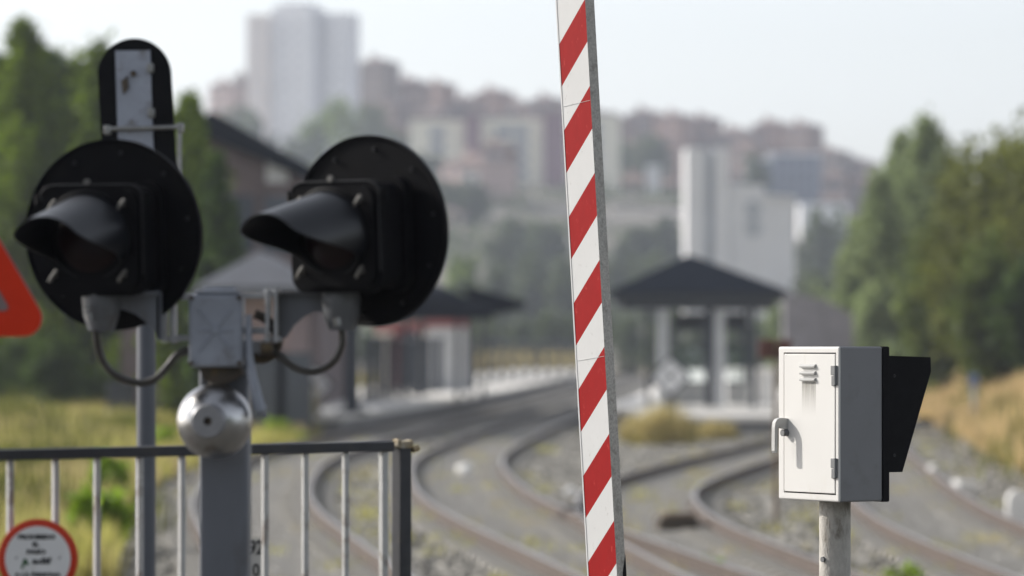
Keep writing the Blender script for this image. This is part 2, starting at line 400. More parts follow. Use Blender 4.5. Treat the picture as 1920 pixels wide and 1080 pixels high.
# ------------------------------------------------------------------ setting: ground
ys = list(np.arange(-31, 32, 1.5)) + list(np.arange(32, 140, 2.0)) + list(np.arange(140, 420, 6)) + list(np.arange(420, 1150, 15)) + list(np.arange(1150, 1601, 50))
ts = np.linspace(-1, 1, 171); ts = np.sign(ts) * np.abs(ts) ** 1.5
gv = []; gf = []
for y in ys:
    w = 32 + max(y, 0) * 0.34
    for t in ts:
        x = t * w; gv.append((x, y, ground_z(x, y)))
nx = len(ts)
for j in range(len(ys) - 1):
    for i in range(nx - 1):
        gf.append((j * nx + i, j * nx + i + 1, (j + 1) * nx + i + 1, (j + 1) * nx + i))
g = MB(); g.add(gv, [f for f in gf if gv[f[0]][1] < 24.5], 0, True)
solo(g, 'road', M['asphalt'], (0, 0, 0), kind='structure', recalc=False)
g = MB(); g.add(gv, [f for f in gf if 24.5 <= gv[f[0]][1] < 399], 0, True)
solo(g, 'ground', M['ground'], (0, 0, 0), kind='structure', recalc=False)
g = MB(); g.add(gv, [f for f in gf if gv[f[0]][1] >= 399], 0, True)
solo(g, 'hill', M['hill'], (0, 0, 0), kind='structure', recalc=False)

# ballast bed under the four tracks
bv = []; bf = []
by = list(np.arange(29.4, 120, 0.8)) + list(np.arange(120, 340, 4))
NB = 44
for y in by:
    x0 = trackA(y) - 2.15; x1 = trackD(min(y, 335)) + 2.6
    for i in range(NB + 1):
        t = i / NB; x = x0 + (x1 - x0) * t
        e = min(t, 1 - t) * (x1 - x0)
        zz = ground_z(x, y) + 0.05 * sstep(e / 0.8) + 0.004 + (random.uniform(-.04, .03) if e > .3 else 0) - (0.03 if e < 0.05 else 0)
        bv.append((x + random.uniform(-.05, .05), y, max(zz, ground_z(x, y) + 0.004) if e > .05 else ground_z(x, y) - 0.02))
for j in range(len(by) - 1):
    for i in range(NB):
        bf.append((j * (NB + 1) + i, j * (NB + 1) + i + 1, (j + 1) * (NB + 1) + i + 1, (j + 1) * (NB + 1) + i))
b = MB(); b.add(bv, bf, 0, False)
solo(b, 'track_bed', M['ballast'], (0, 0, 0), kind='structure', recalc=False)

# loose stones lying on the bed
ns = 26000
st_y = 34 * (130 / 34) ** rng.random(ns); st_u = rng.random(ns)
sv = np.zeros((ns, 6, 3)); 
for k in range(ns):
    y = st_y[k]; x0 = trackA(y) - 2.6; x1 = trackD(min(y, 335)) + 3.0
    x = x0 + (x1 - x0) * st_u[k]; r_ = random.uniform(.03, .075)
    c_ = np.array([x, y, ground_z(x, y) + .065])
    o_ = np.array([[1, 0, 0], [-1, 0, 0], [0, 1, 0], [0, -1, 0], [0, 0, .8], [0, 0, -.8]]) * r_ * rng.uniform(.6, 1.3, (6, 1))
    t_ = random.uniform(0, PI); ca, sa = math.cos(t_), math.sin(t_)
    o_[:, :2] = o_[:, :2] @ np.array([[ca, sa], [-sa, ca]])
    sv[k] = c_ + o_
OCT = np.array([(0, 2, 4), (2, 1, 4), (1, 3, 4), (3, 0, 4), (2, 0, 5), (1, 2, 5), (3, 1, 5), (0, 3, 5)])
sf = (OCT[None] + (np.arange(ns) * 6)[:, None, None]).reshape(-1).astype(np.int32)
me = bpy.data.meshes.new('ballast_stones'); me.vertices.add(ns * 6); me.vertices.foreach_set('co', sv.astype(np.float32).ravel())
me.loops.add(ns * 24); me.loops.foreach_set('vertex_index', sf); me.polygons.add(ns * 8); me.polygons.foreach_set('loop_start', np.arange(0, ns * 24, 3, dtype=np.int32))
me.update(calc_edges=True); me.materials.append(M['stones'])
o = bpy.data.objects.new('ballast_stones', me); C.objects.link(o); props(o, 'loose grey ballast stones around the rails', None, None, 'stuff')
# the tracks
slp = MB()
slp.prism([(-1.3, 0), (1.3, 0), (1.26, .11), (.45, .11), (.4, .085), (-.4, .085), (-.45, .11), (-1.26, .11)], -.13, .13)
SLEEPER = slp.mesh('sleeper', M['sleeper'])
RAILP = [(-.07, 0), (.07, 0), (.07, .015), (.012, .035), (.011, .115), (.033, .122), (.033, .154), (-.033, .154), (-.033, .122), (-.011, .115), (-.012, .035), (-.07, .015)]
def build_track(f, y0, y1, label, group='railway tracks in the ballast'):
    t = thing('railway_track', (f(y0), y0, 0), label, 'railway track', group)
    Y = y0; stations = []
    while Y <= y1:
        stations.append(Y); Y += 1.0 if Y < 130 else 4.0
    for side in (-1, 1):
        mb = MB(); vs = []; n = len(RAILP)
        for y in stations:
            d = Vector((f(min(y + .5, y1)) - f(max(y - .5, y0)), (min(y + .5, y1) - max(y - .5, y0)), 0)).normalized()
            u = Vector((d.y, -d.x, 0))
            c = Vector((f(y), y, 0)) + u * (side * (0.834 + .036))
            c.z = ground_z(c.x, y) + 0.135
            for a, h in RAILP: vs.append(c + u * a + Vector((0, 0, h)))
        for k in range(n):
            fs = [(i * n + k, i * n + (k + 1) % n, (i + 1) * n + (k + 1) % n, (i + 1) * n + k) for i in range(len(stations) - 1)]
            mb.add(vs, fs, 0 if k == 6 else 1, False)
        # merge duplicated verts
        part(mb, 'rail', [M['rail_top'], M['rail_rust']], t)
    y = y0 + .3; k = 0
    far = MB()
    while y < y1 - 1:
        d = Vector((f(y + .3) - f(y - .3) if y + .3 < y1 else 0, .6, 0)).normalized()
        ang = math.atan2(-d.x, d.y)
        zc = ground_z(f(y), y) + 0.02
        if k < 100:
            o = bpy.data.objects.new('sleeper', SLEEPER); C.objects.link(o); o.parent = t
            o.location = Vector((f(y), y, zc)) - t.location; o.rotation_euler = (0, 0, ang)
        else:
            far.T = Matrix.Translation((f(y), y, zc)) @ Matrix.Rotation(ang, 4, 'Z')
            far.box((0, 0, .05), (2.6, .26, .1))
        y += 0.64; k += 1
    if far.v:
        o = part(far, 'sleeper', M['sleeper'], t); o['kind'] = 'stuff'
    return t
build_track(trackA, 30, 336, 'leftmost railway track, curving past the left platform edge behind the railing')
build_track(trackB, 30, 336, 'railway track curving just left of the striped boom, second from the left')
build_track(trackC, 30, 121, 'railway track swinging away to the right between the boom and the cabinet')
build_track(trackD, 30, 336, 'rightmost railway track, running beneath the cream cabinet towards the dry grass bank')

# platforms
def platform(name, label, left, right, y0, y1, h=0.62, step=4):
    t = thing(name, ((left(y0) + right(y0)) / 2, y0, 0), label, 'platform')
    top = MB(); wall = MB()
    st = list(np.arange(y0, y1, step)) + [y1]
    def sheet(mb, a, b):
        vs = [p for q in zip(a, b) for p in q]
        mb.add(vs, [(2 * i, 2 * i + 1, 2 * i + 3, 2 * i + 2) for i in range(len(a) - 1)])
    Lt = [Vector((left(y), y, h)) for y in st]; Rt = [Vector((right(y), y, h)) for y in st]
    o = Vector((.12, 0, 0)); dn = Vector((0, 0, .14))
    Lo = [p - o for p in Lt]; Ro = [p + o for p in Rt]
    f0 = Vector((0, -.12, 0)); Lo[0] = Lo[0] + f0; Ro[0] = Ro[0] + f0
    sheet(top, Lo, Ro); sheet(top, Lo, [p - dn for p in Lo]); sheet(top, Ro, [p - dn for p in Ro])
    sheet(top, [Lo[0], Ro[0]], [Lo[0] - dn, Ro[0] - dn]); sheet(top, [p - dn for p in Lo], [p - dn for p in Ro])
    for pts in (Lt, Rt, [Lt[0], Rt[0]], [Lt[-1], Rt[-1]]):
        sheet(wall, [p - dn for p in pts], [Vector((p.x, p.y, -.3)) for p in pts])
    part(wall, 'retaining_wall', M['plat_wall'], t, recalc=False); part(top, 'paving', M['plat_top'], t, recalc=False)
platform('station_platform', 'long pale left station platform with a dark edge wall curving along the track',
         lambda y: trackA(y) - 4.7 - max(0, min(4.5, (y - 124) * .5)), lambda y: trackA(y) - 1.6, 108, 330)
platform('station_platform', 'island platform carrying the dark roofed shelter, its front end in dry weeds',
         lambda y: trackB(y) + 1.75 + max(0, 2.2 * (1 - (y - 108) / 12)), lambda y: min(trackD(y) - 1.75, 8.9 + (y - 108) * .05), 108, 330)

# ------------------------------------------------------------------ foreground: twin lamp crossing signal
D = 11.0
root = thing('crossing_signal', P(418, 1080, D) - Vector((0, 0, ZP(1080, D) - 1.15)),
             'grey crossing post with two black hooded lamps and a polished bell', 'crossing signal')
K = D / FPX
ct = P(418, 640, D)
mb = MB(); top = ZP(690, D)
mb.bevbox(((XP(372, D) + XP(465, D)) / 2, D + .09, (top + .06 + 1.15) / 2), (93 * K, .13, top + .06 - 1.15), .012)
mb.bevbox((XP(418, D), D + .09, 1.165), (.3, .3, .03), .006)
part(mb, 'post', M['grey'], root)
# junction box
mb = MB()
x0, x1 = XP(358, D), XP(458, D); z0, z1 = ZP(688, D), ZP(552, D)
bc = Vector(((x0 + x1) / 2, D - .02, (z0 + z1) / 2))
mb.bevbox(bc, (x1 - x0, .13, z1 - z0), .012)
for ang in (0, 52, -52):                         # raised ribs crossing on the lid
    dx, dz = math.cos(R(ang)), math.sin(R(ang))
    L_ = .052 if ang == 0 else .075
    a = bc + Vector((-dx * L_, -.066, -dz * L_)); e = bc + Vector((dx * L_, -.066, dz * L_))
    mb.cyl(a, e, .0035, n=8)
mb.cyl(bc + Vector((0, -.06, 0)), bc + Vector((0, -.072, 0)), .009, n=14)
jb = part(mb, 'junction_box', M['grey_box'], root)
mb = MB(); mb.bevbox((bc.x + .004, D - .02, z1 + .006), (.125, .12, .012), .004)
mb.bevbox((bc.x + .008, D - .01, z1 + .016), (.09, .1, .009), .003)
part(mb, 'box_lid', M['grey_box'], root, jb)
mb = MB()
for sx in (-1, 1):
    for sz in (-1, 1):
        mb.cut(); mb.cyl(bc + Vector((sx * .068, -.06, sz * .093)), bc + Vector((sx * .068, -.075, sz * .093)), .007, n=10)
part(mb, 'lid_screw', M['rust_dark'], root, jb)
# arms, flanges, brackets
mb = MB()
def bar(a, c, h=.02, d=.04):
    q = (Vector(a) + Vector(c)) / 2
    mb.bevbox(q, (abs(c[0] - a[0]), d, h), .003)
for px in (310, 326, 503, 519):
    if px == 310: bar(P(332, 556, D), P(362, 556, D), .018); bar(P(332, 634, D), P(362, 634, D), .016)
    if px == 503:
        mb.cut()
        bar(P(455, 553, D), P(502, 553, D), .014); bar(P(455, 620, D), P(505, 620, D), .02, .03)
        bar(P(455, 655, D + .03), P(500, 655, D + .03), .05, .06)
    mb.bevbox((XP(px, D), D, ZP(592, D)), (.011, .10, .155), .003)
    for py in (548, 636):
        mb.cyl(P(px - 9, py, D - .03), P(px + 9, py, D - .03), .008, n=8)
part(mb, 'cross_arm', M['arm_lit'], root)
mb = MB()
# left bracket plate, arched underside
def plate(pts, y0, y1):
    mb.prism([(XP(a, D), ZP(c, D)) for a, c in pts], y0, y1)
plate([(165, 552), (308, 550), (308, 640), (296, 622), (280, 604), (262, 590), (240, 582), (212, 578), (205, 600), (203, 622), (182, 622), (176, 600)], D - .115, D - .093)
mb.bevbox((XP(255, D), D - .09, ZP(551, D)), (.15, .08, .012), .003); mb.bevbox((XP(303, D), D - .05, ZP(592, D)), (.014, .13, .14), .003)
mb.cut()
plate([(520, 550), (655, 556), (662, 600), (652, 618), (634, 618), (630, 600), (612, 586), (590, 584), (570, 594), (552, 610), (538, 632), (520, 640)], D - .01, D + .012)
mb.bevbox((XP(560, D), D - .004, ZP(549, D)), (.135, .06, .012), .003)
part(mb, 'bracket', M['grey'], root)
mb = MB()
mb.lathe([(.0, .02), (.052, .02), (.056, 0), (.05, -.05), (.036, -.09), (.0, -.09)], P(190, 560, D - .11), (0, 0, 1), 24).cut()
mb.lathe([(.0, .02), (.052, .02), (.056, 0), (.05, -.05), (.036, -.09), (.0, -.09)], P(640, 560, D - .06), (0, 0, 1), 24)
part(mb, 'lamp_socket', M['grey_dark'], root)
mb = MB()
for a, c in (((162, 572), (164, 580)), ((166, 588), (169, 600)), ((631, 596), (634, 610))):
    mb.cut(); mb.cyl(P(a[0], a[1], D - .17), P(c[0], c[1], D - .17), .0095, n=10)
part(mb, 'gland_nut', M['galv'], root)
# conduits
mb = MB(); mb.tube([P(180, 612, D - .11), P(182, 640, D - .09), P(190, 672, D - .06), P(210, 699, D - .06), P(240, 714, D - .06), P(268, 718, D - .05), P(292, 710, D - .05), P(312, 690, D - .04), P(332, 666, D - .03), P(352, 657, D - .02), P(366, 658, D - .01)], 7 * K, 12)
part(mb, 'conduit', M['conduit'], root)
mb = MB(); mb.tube([P(638, 604, D - .06), P(642, 625, D - .06), P(641, 648, D - .06), P(629, 674, D - .06), P(607, 691, D - .05), P(580, 697, D - .05), P(553, 689, D - .04), P(530, 673, D - .03), P(512, 657, D - .01)], 7 * K, 12)
part(mb, 'conduit', M['conduit'], root)
mb = MB()
mb.tube([P(478, 588, D), P(498, 598, D), P(515, 618, D), P(522, 642, D), P(512, 664, D), P(490, 674, D), P(474, 668, D)], 9 * K, 10)
mb.cyl(P(488, 654, D - .05), P(512, 654, D - .05), .018, n=14)
mb.prism([(XP(a, D), ZP(c, D)) for a, c in ((372, 686), (452, 686), (458, 700), (440, 712), (418, 722), (405, 722), (385, 710))], D - .05, D + .03)
part(mb, 'clamp', M['rust_dark'], root)
mb = MB(); mb.tube([P(466, 590, D - .06), P(467, 650, D - .06), P(470, 690, D - .06), P(480, 735, D - .07), P(488, 768, D - .07)], [.0095, .017], 12, sub=3)
mb.cyl(P(482, 768, D - .07), P(498, 770, D - .07), .016, n=12)
part(mb, 'hand_lever', M['grey_box'], root)
# bell
bx = P(402, 790, D - .05)
ax = Vector((-.09, -1, 0.02))
mb = MB()
prof = [(.0, .098)] + [(.107 * math.sin(R(a)), .098 * math.cos(R(a))) for a in range(6, 96, 6)] + [(.107, -.012), (.102, -.016), (.096, -.01), (.05, .03), (.0, .04)]
mb.lathe(prof, bx, ax, 64)
bell = part(mb, 'bell', M['chrome'], root)
mb = MB(); mb.lathe([(.0, .098), (.0125, .098), (.0125, .118), (.044, .118), (.05, .112), (.05, .07), (0, .07)], bx, ax, 40)
hub = part(mb, 'bell_hub', M['hub'], root, bell)
mb = MB(); mb.lathe([(0, .106), (.013, .106), (.013, .095), (0, .095)], bx, ax, 20)
part(mb, 'bell_nut', M['rust_dark'], root, bell)
mb = MB(); mb.cyl(bx + Vector((0, .02, .0)), bx + Vector((0, .1, .0)), .03, n=18); mb.cyl(bx + Vector((0, .03, .0)), bx + Vector((0, .03, .12)), .018, n=14)
part(mb, 'bell_mount', M['rust_dark'], root)

def hood_len(phi, L=.262):
    a = abs(phi)
    return L * (1 - sstep((a - R(48)) / R(82))) + .035 - .03 * (1 - math.cos(a)) * .2
def lamp(px, py, yaw, hoff):
    c = P(px, py, D - .02)
    F = frame(c, yaw, 3)
    h = MB(F)
    # stepped housing: rear flange, body, door frame
    for (w, hh, r, d0, d1) in ((.335, .33, .045, .012, .05), (.30, .30, .04, .05, .135), (.325, .315, .045, .135, .155), (.29, .285, .04, .155, .172)):
        h.prism(rrect(w, hh, r, 5, hoff, -.012), d0, d1)
    # hinge ears
    for s in (-1, 1): h.cyl((hoff + s * .165, .145, .12), (hoff + s * .165, .145, .09), .012, n=10)
    house = part(h, 'signal_lamp', M['black'], root)
    d = MB(F); RD = .2735
    d.lathe([(0, .0), (RD - .012, .0), (RD - .006, .006), (RD, .006), (RD, -.012), (0, -.006)], (0, 0, 0), (0, 1, 0), 96)
    part(d, 'backboard', M['black'], root, house)
    b = MB(F)
    for k in range(10):
        a = 2 * PI * (k + .3) / 10
        b.cut(); b.cyl((math.cos(a) * .235, .0, math.sin(a) * .235), (math.cos(a) * .235, .008, math.sin(a) * .235), .006, n=8)
    part(b, 'rivet', M['black_hood'], root, house)
    # hood
    c2 = F @ Vector((hoff, .172, -.004))
    G = frame(c2, yaw, 13)
    v = MB(G); n = 64; mrow = 14; r0, r1 = .125, .119
    for rad in (0, .004):
        vs = []
        for j in range(mrow + 1):
            for i in range(n):
                ph = -PI + 2 * PI * i / n; Lh = hood_len(ph); s = j / mrow
                rr = (r0 + (r1 - r0) * s) - rad
                vs.append((rr * math.sin(ph), Lh * s - .004, rr * math.cos(ph)))
        v.add(vs, [(j * n + i, j * n + (i + 1) % n, (j + 1) * n + (i + 1) % n, (j + 1) * n + i) for j in range(mrow) for i in range(n)], 0, True)
        if rad == 0: outer = vs[-n:]
        else: inner = vs[-n:]
    v.add(outer + inner, [(i, (i + 1) % n, n + (i + 1) % n, n + i) for i in range(n)], 0, True)
    v.lathe([(.121, .0), (.136, .0), (.137, .004), (.136, .008), (.121, .008)], (0, 0, 0), (0, 1, 0), 48, mi=1)
    part(v, 'hood', [M['black_hood'], M['black']], root, house, recalc=False)
    e_ = MB(F)
    q_ = [(hoff - .150, .157, .100), (hoff - .156, .157, .118), (hoff - .145, .157, .135), (hoff - .12, .157, .1445), (hoff + .12, .157, .1445), (hoff + .145, .157, .135), (hoff + .156, .157, .118), (hoff + .157, .157, -.11)]
    e_.tube(q_, .0018, 6, sub=1)
    part(e_, 'worn_edge', M['worn'], root, house)
    l = MB(F)
    prof = [(.0, .200)] + [(.112 * math.sin(R(a)) / math.sin(R(60)), .160 + .04 * (math.cos(R(a)) - .5) / .5) for a in range(6, 61, 6)]
    l.lathe(prof, (hoff, 0, -.004), (0, 1, 0), 40)
    part(l, 'lens', M['lens'], root, house)
    cl = MB(F)
    for a in (45, 135, 225, 315):
        q = Vector((hoff + .150 * math.cos(R(a)), .160, -.012 + .140 * math.sin(R(a))))
        cl.cut(); cl.cyl(q, q + Vector((0, .03, 0)), .006, n=8)
        t = Vector((math.sin(R(a)), 0, math.cos(R(a)))) if a in (45, 225) else Vector((math.sin(R(a)), 0, math.cos(R(a))))
        cl.tube([q + Vector((-.012, .03, -.016)), q + Vector((0, .034, 0)), q + Vector((.012, .03, .016))], .0055, 8, sub=3)
    cl.cut(); cl.cyl((hoff - .01, .155, .152), (hoff - .01, .165, .152), .009, n=8)
    part(cl, 'wing_nut', M['nut'], root, house)
    return house
lamp(212, 440, 18, .004)
lamp(692, 433, 35, .0)

# ------------------------------------------------------------------ pill board signal behind
D2 = 20.0
base = Vector((XP(272, D2), D2, ground_z(XP(272, D2), D2)))
root = thing('signal_board', base, 'tall black round topped board with a grey backing plate, rear view, behind the left lamp', 'signal board')
K2 = D2 / FPX
mb = MB(); r = 69 * K2; cx = XP(252, D2); zt = ZP(72, D2); zb = ZP(345, D2)
lean = .055
poly = [(cx + lean * .0 + r * math.cos(R(a)), zt - r + r * math.sin(R(a))) for a in range(0, 181, 8)]
zb2 = zb
poly += [(cx - r + .03 , zb2 + r * .3), (cx - r * .6 + .04, zb2), (cx + r * .6 + .04, zb2), (cx + r + .03, zb2 + r * .3)]
mb.prism(poly, D2, D2 + .02)
part(mb, 'board', M['black'], root)
mb = MB(); mb.prism([(XP(217, D2), ZP(96, D2)), (XP(282, D2), ZP(95, D2)), (XP(290, D2), ZP(330, D2)), (XP(224, D2), ZP(330, D2))], D2 - .03, D2 - .002)
pl = part(mb, 'backing_plate', M['grey_box'], root)
mb = MB()
mb.cyl(P(250, 138, D2 - .03), P(250, 138, D2 - .05), .016, n=12); mb.prism([(XP(229, D2), ZP(154, D2)), (XP(240, D2), ZP(143, D2)), (XP(243, D2), ZP(165, D2)), (XP(233, D2), ZP(178, D2))], D2 - .045, D2 - .031)
part(mb, 'cable_hole', M['rust_dark'], root, pl)
mb = MB()
mb.cyl(P(200, 242, D2 - .05), P(342, 238, D2 - .05), .013, n=10)
mb.cut(); mb.cyl(P(336, 236, D2 - .04), P(336, 340, D2 - .04), .012, n=10)
for q in ((202, 244), (338, 240), (282, 128), (284, 212)): mb.cut().bevbox(P(q[0], q[1], D2 - .04), (.035, .05, .05), .006)
part(mb, 'clamp_rod', M['galv'], root)
mb = MB(); mb.cyl((base.x, D2 + .06, base.z), (base.x, D2 + .06, ZP(300, D2)), 18 * K2, n=20)
mb.bevbox((base.x, D2 + .06, base.z + .02), (.3, .3, .04), .006)
part(mb, 'pole', M['pole_paint'], root)

# ------------------------------------------------------------------ triangular warning sign at the left edge
DT = 10.4; KT = DT / FPX
side = .90
apx = XP(104, DT); zb = ZP(631, DT)
cx = apx - side / 2
gz = 1.15
root = thing('warning_sign', (cx, DT, gz), 'red bordered triangular warning sign cut off by the left edge', 'road sign')
def tri(s, cx, zb, r):
    h = s * math.sqrt(3) / 2
    P3 = [Vector((cx - s / 2, zb)), Vector((cx + s / 2, zb)), Vector((cx, zb + h))]
    cen = sum(P3, Vector((0, 0))) / 3
    out = []
    for i, p in enumerate(P3):
        d = (cen - p).normalized(); c = p + d * (2 * r)
        base_a = math.atan2(-d.y, -d.x)
        for k in range(9):
            a = base_a + R(-60 + 120 * k / 8); out.append((c.x + r * math.cos(a), c.y + r * math.sin(a)))
    return out
mb = MB(); mb.prism(tri(side, cx, zb, .05), DT, DT + .004); part(mb, 'sign_plate', M['sign_red'], root)
mb = MB(); mb.prism(tri(side, cx, zb, .05), DT + .0045, DT + .018); part(mb, 'backing', M['grey_box'], root)
mb = MB(); mb.prism(tri(side - .241, cx, zb + .0695, .010), DT - .003, DT - .0005); part(mb, 'sign_face', M['sign_grey'], root)
mb = MB(); mb.cyl((cx, DT + .05, gz), (cx, DT + .05, zb + .7), .03, n=16); part(mb, 'post', M['grey_box'], root)

# ------------------------------------------------------------------ railing
def RL(t): return Vector((-1.467 + 1.125 * t, 11.0 + 1.0 * t, 0))
rdir = Vector((1.125, 1.0, 0)).normalized(); ryaw = math.atan2(rdir.y, rdir.x)
RZ = 2.24
base = RL(.98); base.z = 1.15
root = thing('railing', base, 'dark grey metal railing with vertical bars and a rusty capped end post', 'railing')
def RM(t, z): return Matrix.Translation(RL(t) + Vector((0, 0, z))) @ Matrix.Rotation(ryaw, 4, 'Z')
mb = MB(RM(.25, RZ)); mb.bevbox((-.0, 0, 0), (2.16, .045, .032), .004)
part(mb, 'top_rail', M['rail_paint'], root)
mb = MB(RM(.25, 1.28)); mb.bevbox((-.0, 0, 0), (2.16, .04, .03), .004)
part(mb, 'bottom_rail', M['rail_paint'], root)
def t_of_px(px):
    k = (px - 960) / FPX
    return (k * 11.0 + 1.467) / (1.125 - k)
for px in (-222, -142, -62, 19, 104, 182, 262, 341, 420, 497, 572, 648, 719):
    t = t_of_px(px)
    w = .026 if px == 719 else .021
    mb = MB(RM(t, 0)); mb.bevbox((0, 0, (1.2 + RZ - .016) / 2), (w * .9, w * .75, RZ - .016 - 1.2), .0025)
    part(mb, 'bar', M['bar_paint'], root)
mb = MB(RM(t_of_px(753), 0)); mb.bevbox((0, 0, (1.15 + RZ + .012) / 2), (.046, .046, RZ + .012 - 1.15), .005)
ep = part(mb, 'end_post', M['rail_paint'], root)
mb = MB(RM(t_of_px(753), RZ)); mb.bevbox((0, 0, .004), (.052, .052, .024), .006)
mb.bevbox((-.028, -.012, .008), (.014, .03, .03), .004); mb.bevbox((.030, .0, .0), (.012, .03, .038), .004)
mb.cyl((.028, -.02, -.012), (.05, -.02, -.006), .01, n=10)
part(mb, 'cap', M['brass_rust'], root, ep)

# round sign on the railing
DS = 10.93
sc_ = P(71, 1048, DS); r = 75 * DS / FPX
root = thing('prohibition_sign', sc_, 'round red ringed no entry notice in Spanish fixed to the railing', 'sign')
mb = MB(); mb.lathe([(0, .0), (r - .004, .0), (r, .003), (r, .008), (0, .008)], sc_, (0, 1, 0), 72)
pl = part(mb, 'ring', M['sign_ring'], root)
mb = MB(); mb.lathe([(0, -.0025), (r * .82, -.0025), (r * .82, -.0003), (0, -.0003)], sc_, (0, 1, 0), 72)
fc = part(mb, 'face', M['sign_white'], root)
def sT(px, py): 
    q = P(px, py, DS); return Matrix.Translation((q.x, sc_.y - .0032, q.z)) @ Matrix.Diagonal((1, 1, 1, 1))
KS = DS / FPX
text('PROHIBIDO', .017, sT(69, 1007), M['ink'], 'lettering', root, fc, 70 * KS, .0011)
text('EL', .017, sT(67, 1021), M['ink'], 'lettering', root, fc, 13 * KS, .0011)
text('PASO', .017, sT(68, 1035), M['ink'], 'lettering', root, fc, 36 * KS, .0011)
text('adif', .024, sT(78, 1052), M['ink'], 'lettering', root, fc, 37 * KS, .0011)
text('A LA PERSONA', .016, sT(71, 1078), M['ink'], 'lettering', root, fc, 88 * KS, .0010)
mb = MB(); q = lambda a, c: (XP(a, DS), ZP(c, DS))
mb.prism([q(39, 1066), q(45, 1047), q(50, 1048), q(55, 1059), q(50, 1060), q(47, 1057), q(43, 1066)], sc_.y - .0036, sc_.y - .0028)
part(mb, 'emblem', M['ink_green'], root, fc)
mb = MB()
for px in (31, 112): mb.cut().cyl((XP(px, DS), sc_.y - .0045, ZP(1046, DS)), (XP(px, DS), sc_.y - .002, ZP(1046, DS)), .0035, n=10)
part(mb, 'screw', M['hub'], root, fc)
# number plate behind the railing bars
DN = 11.72
pc = P(487, 1090, DN)
root = thing('number_plate', pc, 'small grey plate numbered 92 fixed behind the railing bars beside the post', 'number plate')
mb = MB(); mb.prism(rrect(.082, .26, .012, 5, pc.x - .014, pc.z), DN, DN + .005); pl = part(mb, 'plate', M['plate'], root)
text('92', .06, Matrix.Translation((XP(480, DN), DN - .0015, ZP(1028, DN))), M['ink'], 'lettering', root, pl, 27 * DN / FPX, .001)
text('0', .055, Matrix.Translation((XP(480, DN), DN - .0015, ZP(1070, DN))), M['ink'], 'lettering', root, pl, 13 * DN / FPX, .001)

# ------------------------------------------------------------------ striped boom
DB = 14.4; KB = DB / FPX
up = Vector((-60 * KB, 0, 1080 * KB)); up.normalize()
c0 = P(1157, 1080, DB)                       # near corner at the bottom of the frame
yb = 45
un = Vector((math.cos(R(yb)), -math.sin(R(yb)), 0)); un = (un - up * un.dot(up)).normalized()
nn = up.cross(un).normalized()
if nn.y > 0: nn = -nn
W = .1475; TH = .049
z_lo = (c0.z - .98) / up.z; z_hi = 2.9
root = thing('barrier_boom', c0 - up * z_lo, 'raised red and white striped barrier boom leaning slightly left', 'barrier boom')
def B(a, s, d): return c0 + un * a + up * s + nn * d      # a across (0 at near corner, -W at far), s along, d out
mb = MB()
per = .3266; hgt = .1565
off = -(1080 - 1023) * KB * -1                # stripe phase at the corner edge
segs = []
def stripes(d, flip):
    # face as slanted quads, red and white alternating
    s0 = -z_lo - .3
    k = math.floor(s0 / per)
    s = k * per + phase
    while s < z_hi:
        for w_, mi in ((.1605, 1), (per - .1605, 0)):
            lo, hi = s, s + w_
            q = []
            for a, sh in ((0, 0), (-W, -hgt)):
                q.append((a, max(-z_lo, min(z_hi, lo + sh)), max(-z_lo, min(z_hi, hi + sh))))
            if max(q[0][2] - q[0][1], q[1][2] - q[1][1]) > 1e-4:
                vs = [B(q[0][0], q[0][1], d), B(q[0][0], q[0][2], d), B(q[1][0], q[1][2], d), B(q[1][0], q[1][1], d)]
                mb.add(vs, [(0, 1, 2, 3)], mi)
            s += w_
# red on corner edge begins (lower end) at photo row 78 -> measured along the boom
phase = ((1080 - 78) * KB / up.z) % per - per
stripes(0, False); stripes(-TH, True)
for a in (0, -W):
    vs = [B(a, -z_lo, 0), B(a, z_hi, 0), B(a, z_hi, -TH), B(a, -z_lo, -TH)]
    mb.add(vs, [(0, 1, 2, 3)], 2)
for s in (-z_lo, z_hi):
    mb.add([B(0, s, 0), B(-W, s, 0), B(-W, s, -TH), B(0, s, -TH)], [(0, 1, 2, 3)], 2)
part(mb, 'beam', [M['boom_white'], M['boom_red'], M['boom_side']], root, recalc=False)
mb = MB()
for row in (188, 668):
    s = (1080 - row) * KB / up.z
    p0 = B(-.003, s, .0006); p1 = B(-W + .003, s - .012, .0006)
    mb.cut().tube([p0, p1], .0008, 6, sub=1)
part(mb, 'seam', M['seam'], root)
mb = MB()                                        # folded lips of the reflective sheet and black end bracket
a0, a1 = -W, -W - .006
mb.add([B(a0, -z_lo, .0015), B(a0, z_hi, .0015), B(a1, z_hi, .0015), B(a1, -z_lo, .0015), B(a0, -z_lo, -.004), B(a0, z_hi, -.004), B(a1, z_hi, -.004), B(a1, -z_lo, -.004)],
       [(0, 1, 2, 3), (4, 5, 6, 7), (0, 1, 5, 4), (2, 3, 7, 6), (0, 3, 7, 4), (1, 2, 6, 5)])
part(mb, 'edge_strip', M['boom_white'], root)
mb = MB()
pts = []
mb.add([B(.002, -z_lo, -TH - .001), B(.002, .075, -TH - .001), B(.002, .01, -TH + .018), B(.002, -z_lo, -TH + .022),
        B(-.06, -z_lo, -TH - .02), B(-.06, .075, -TH - .02), B(-.06, .01, -TH - .02), B(-.06, -z_lo, -TH - .021)],
       [(0, 1, 2, 3), (4, 5, 6, 7), (0, 1, 5, 4), (1, 2, 6, 5), (2, 3, 7, 6), (3, 0, 4, 7)])
part(mb, 'bracket', M['black_matte'], root)

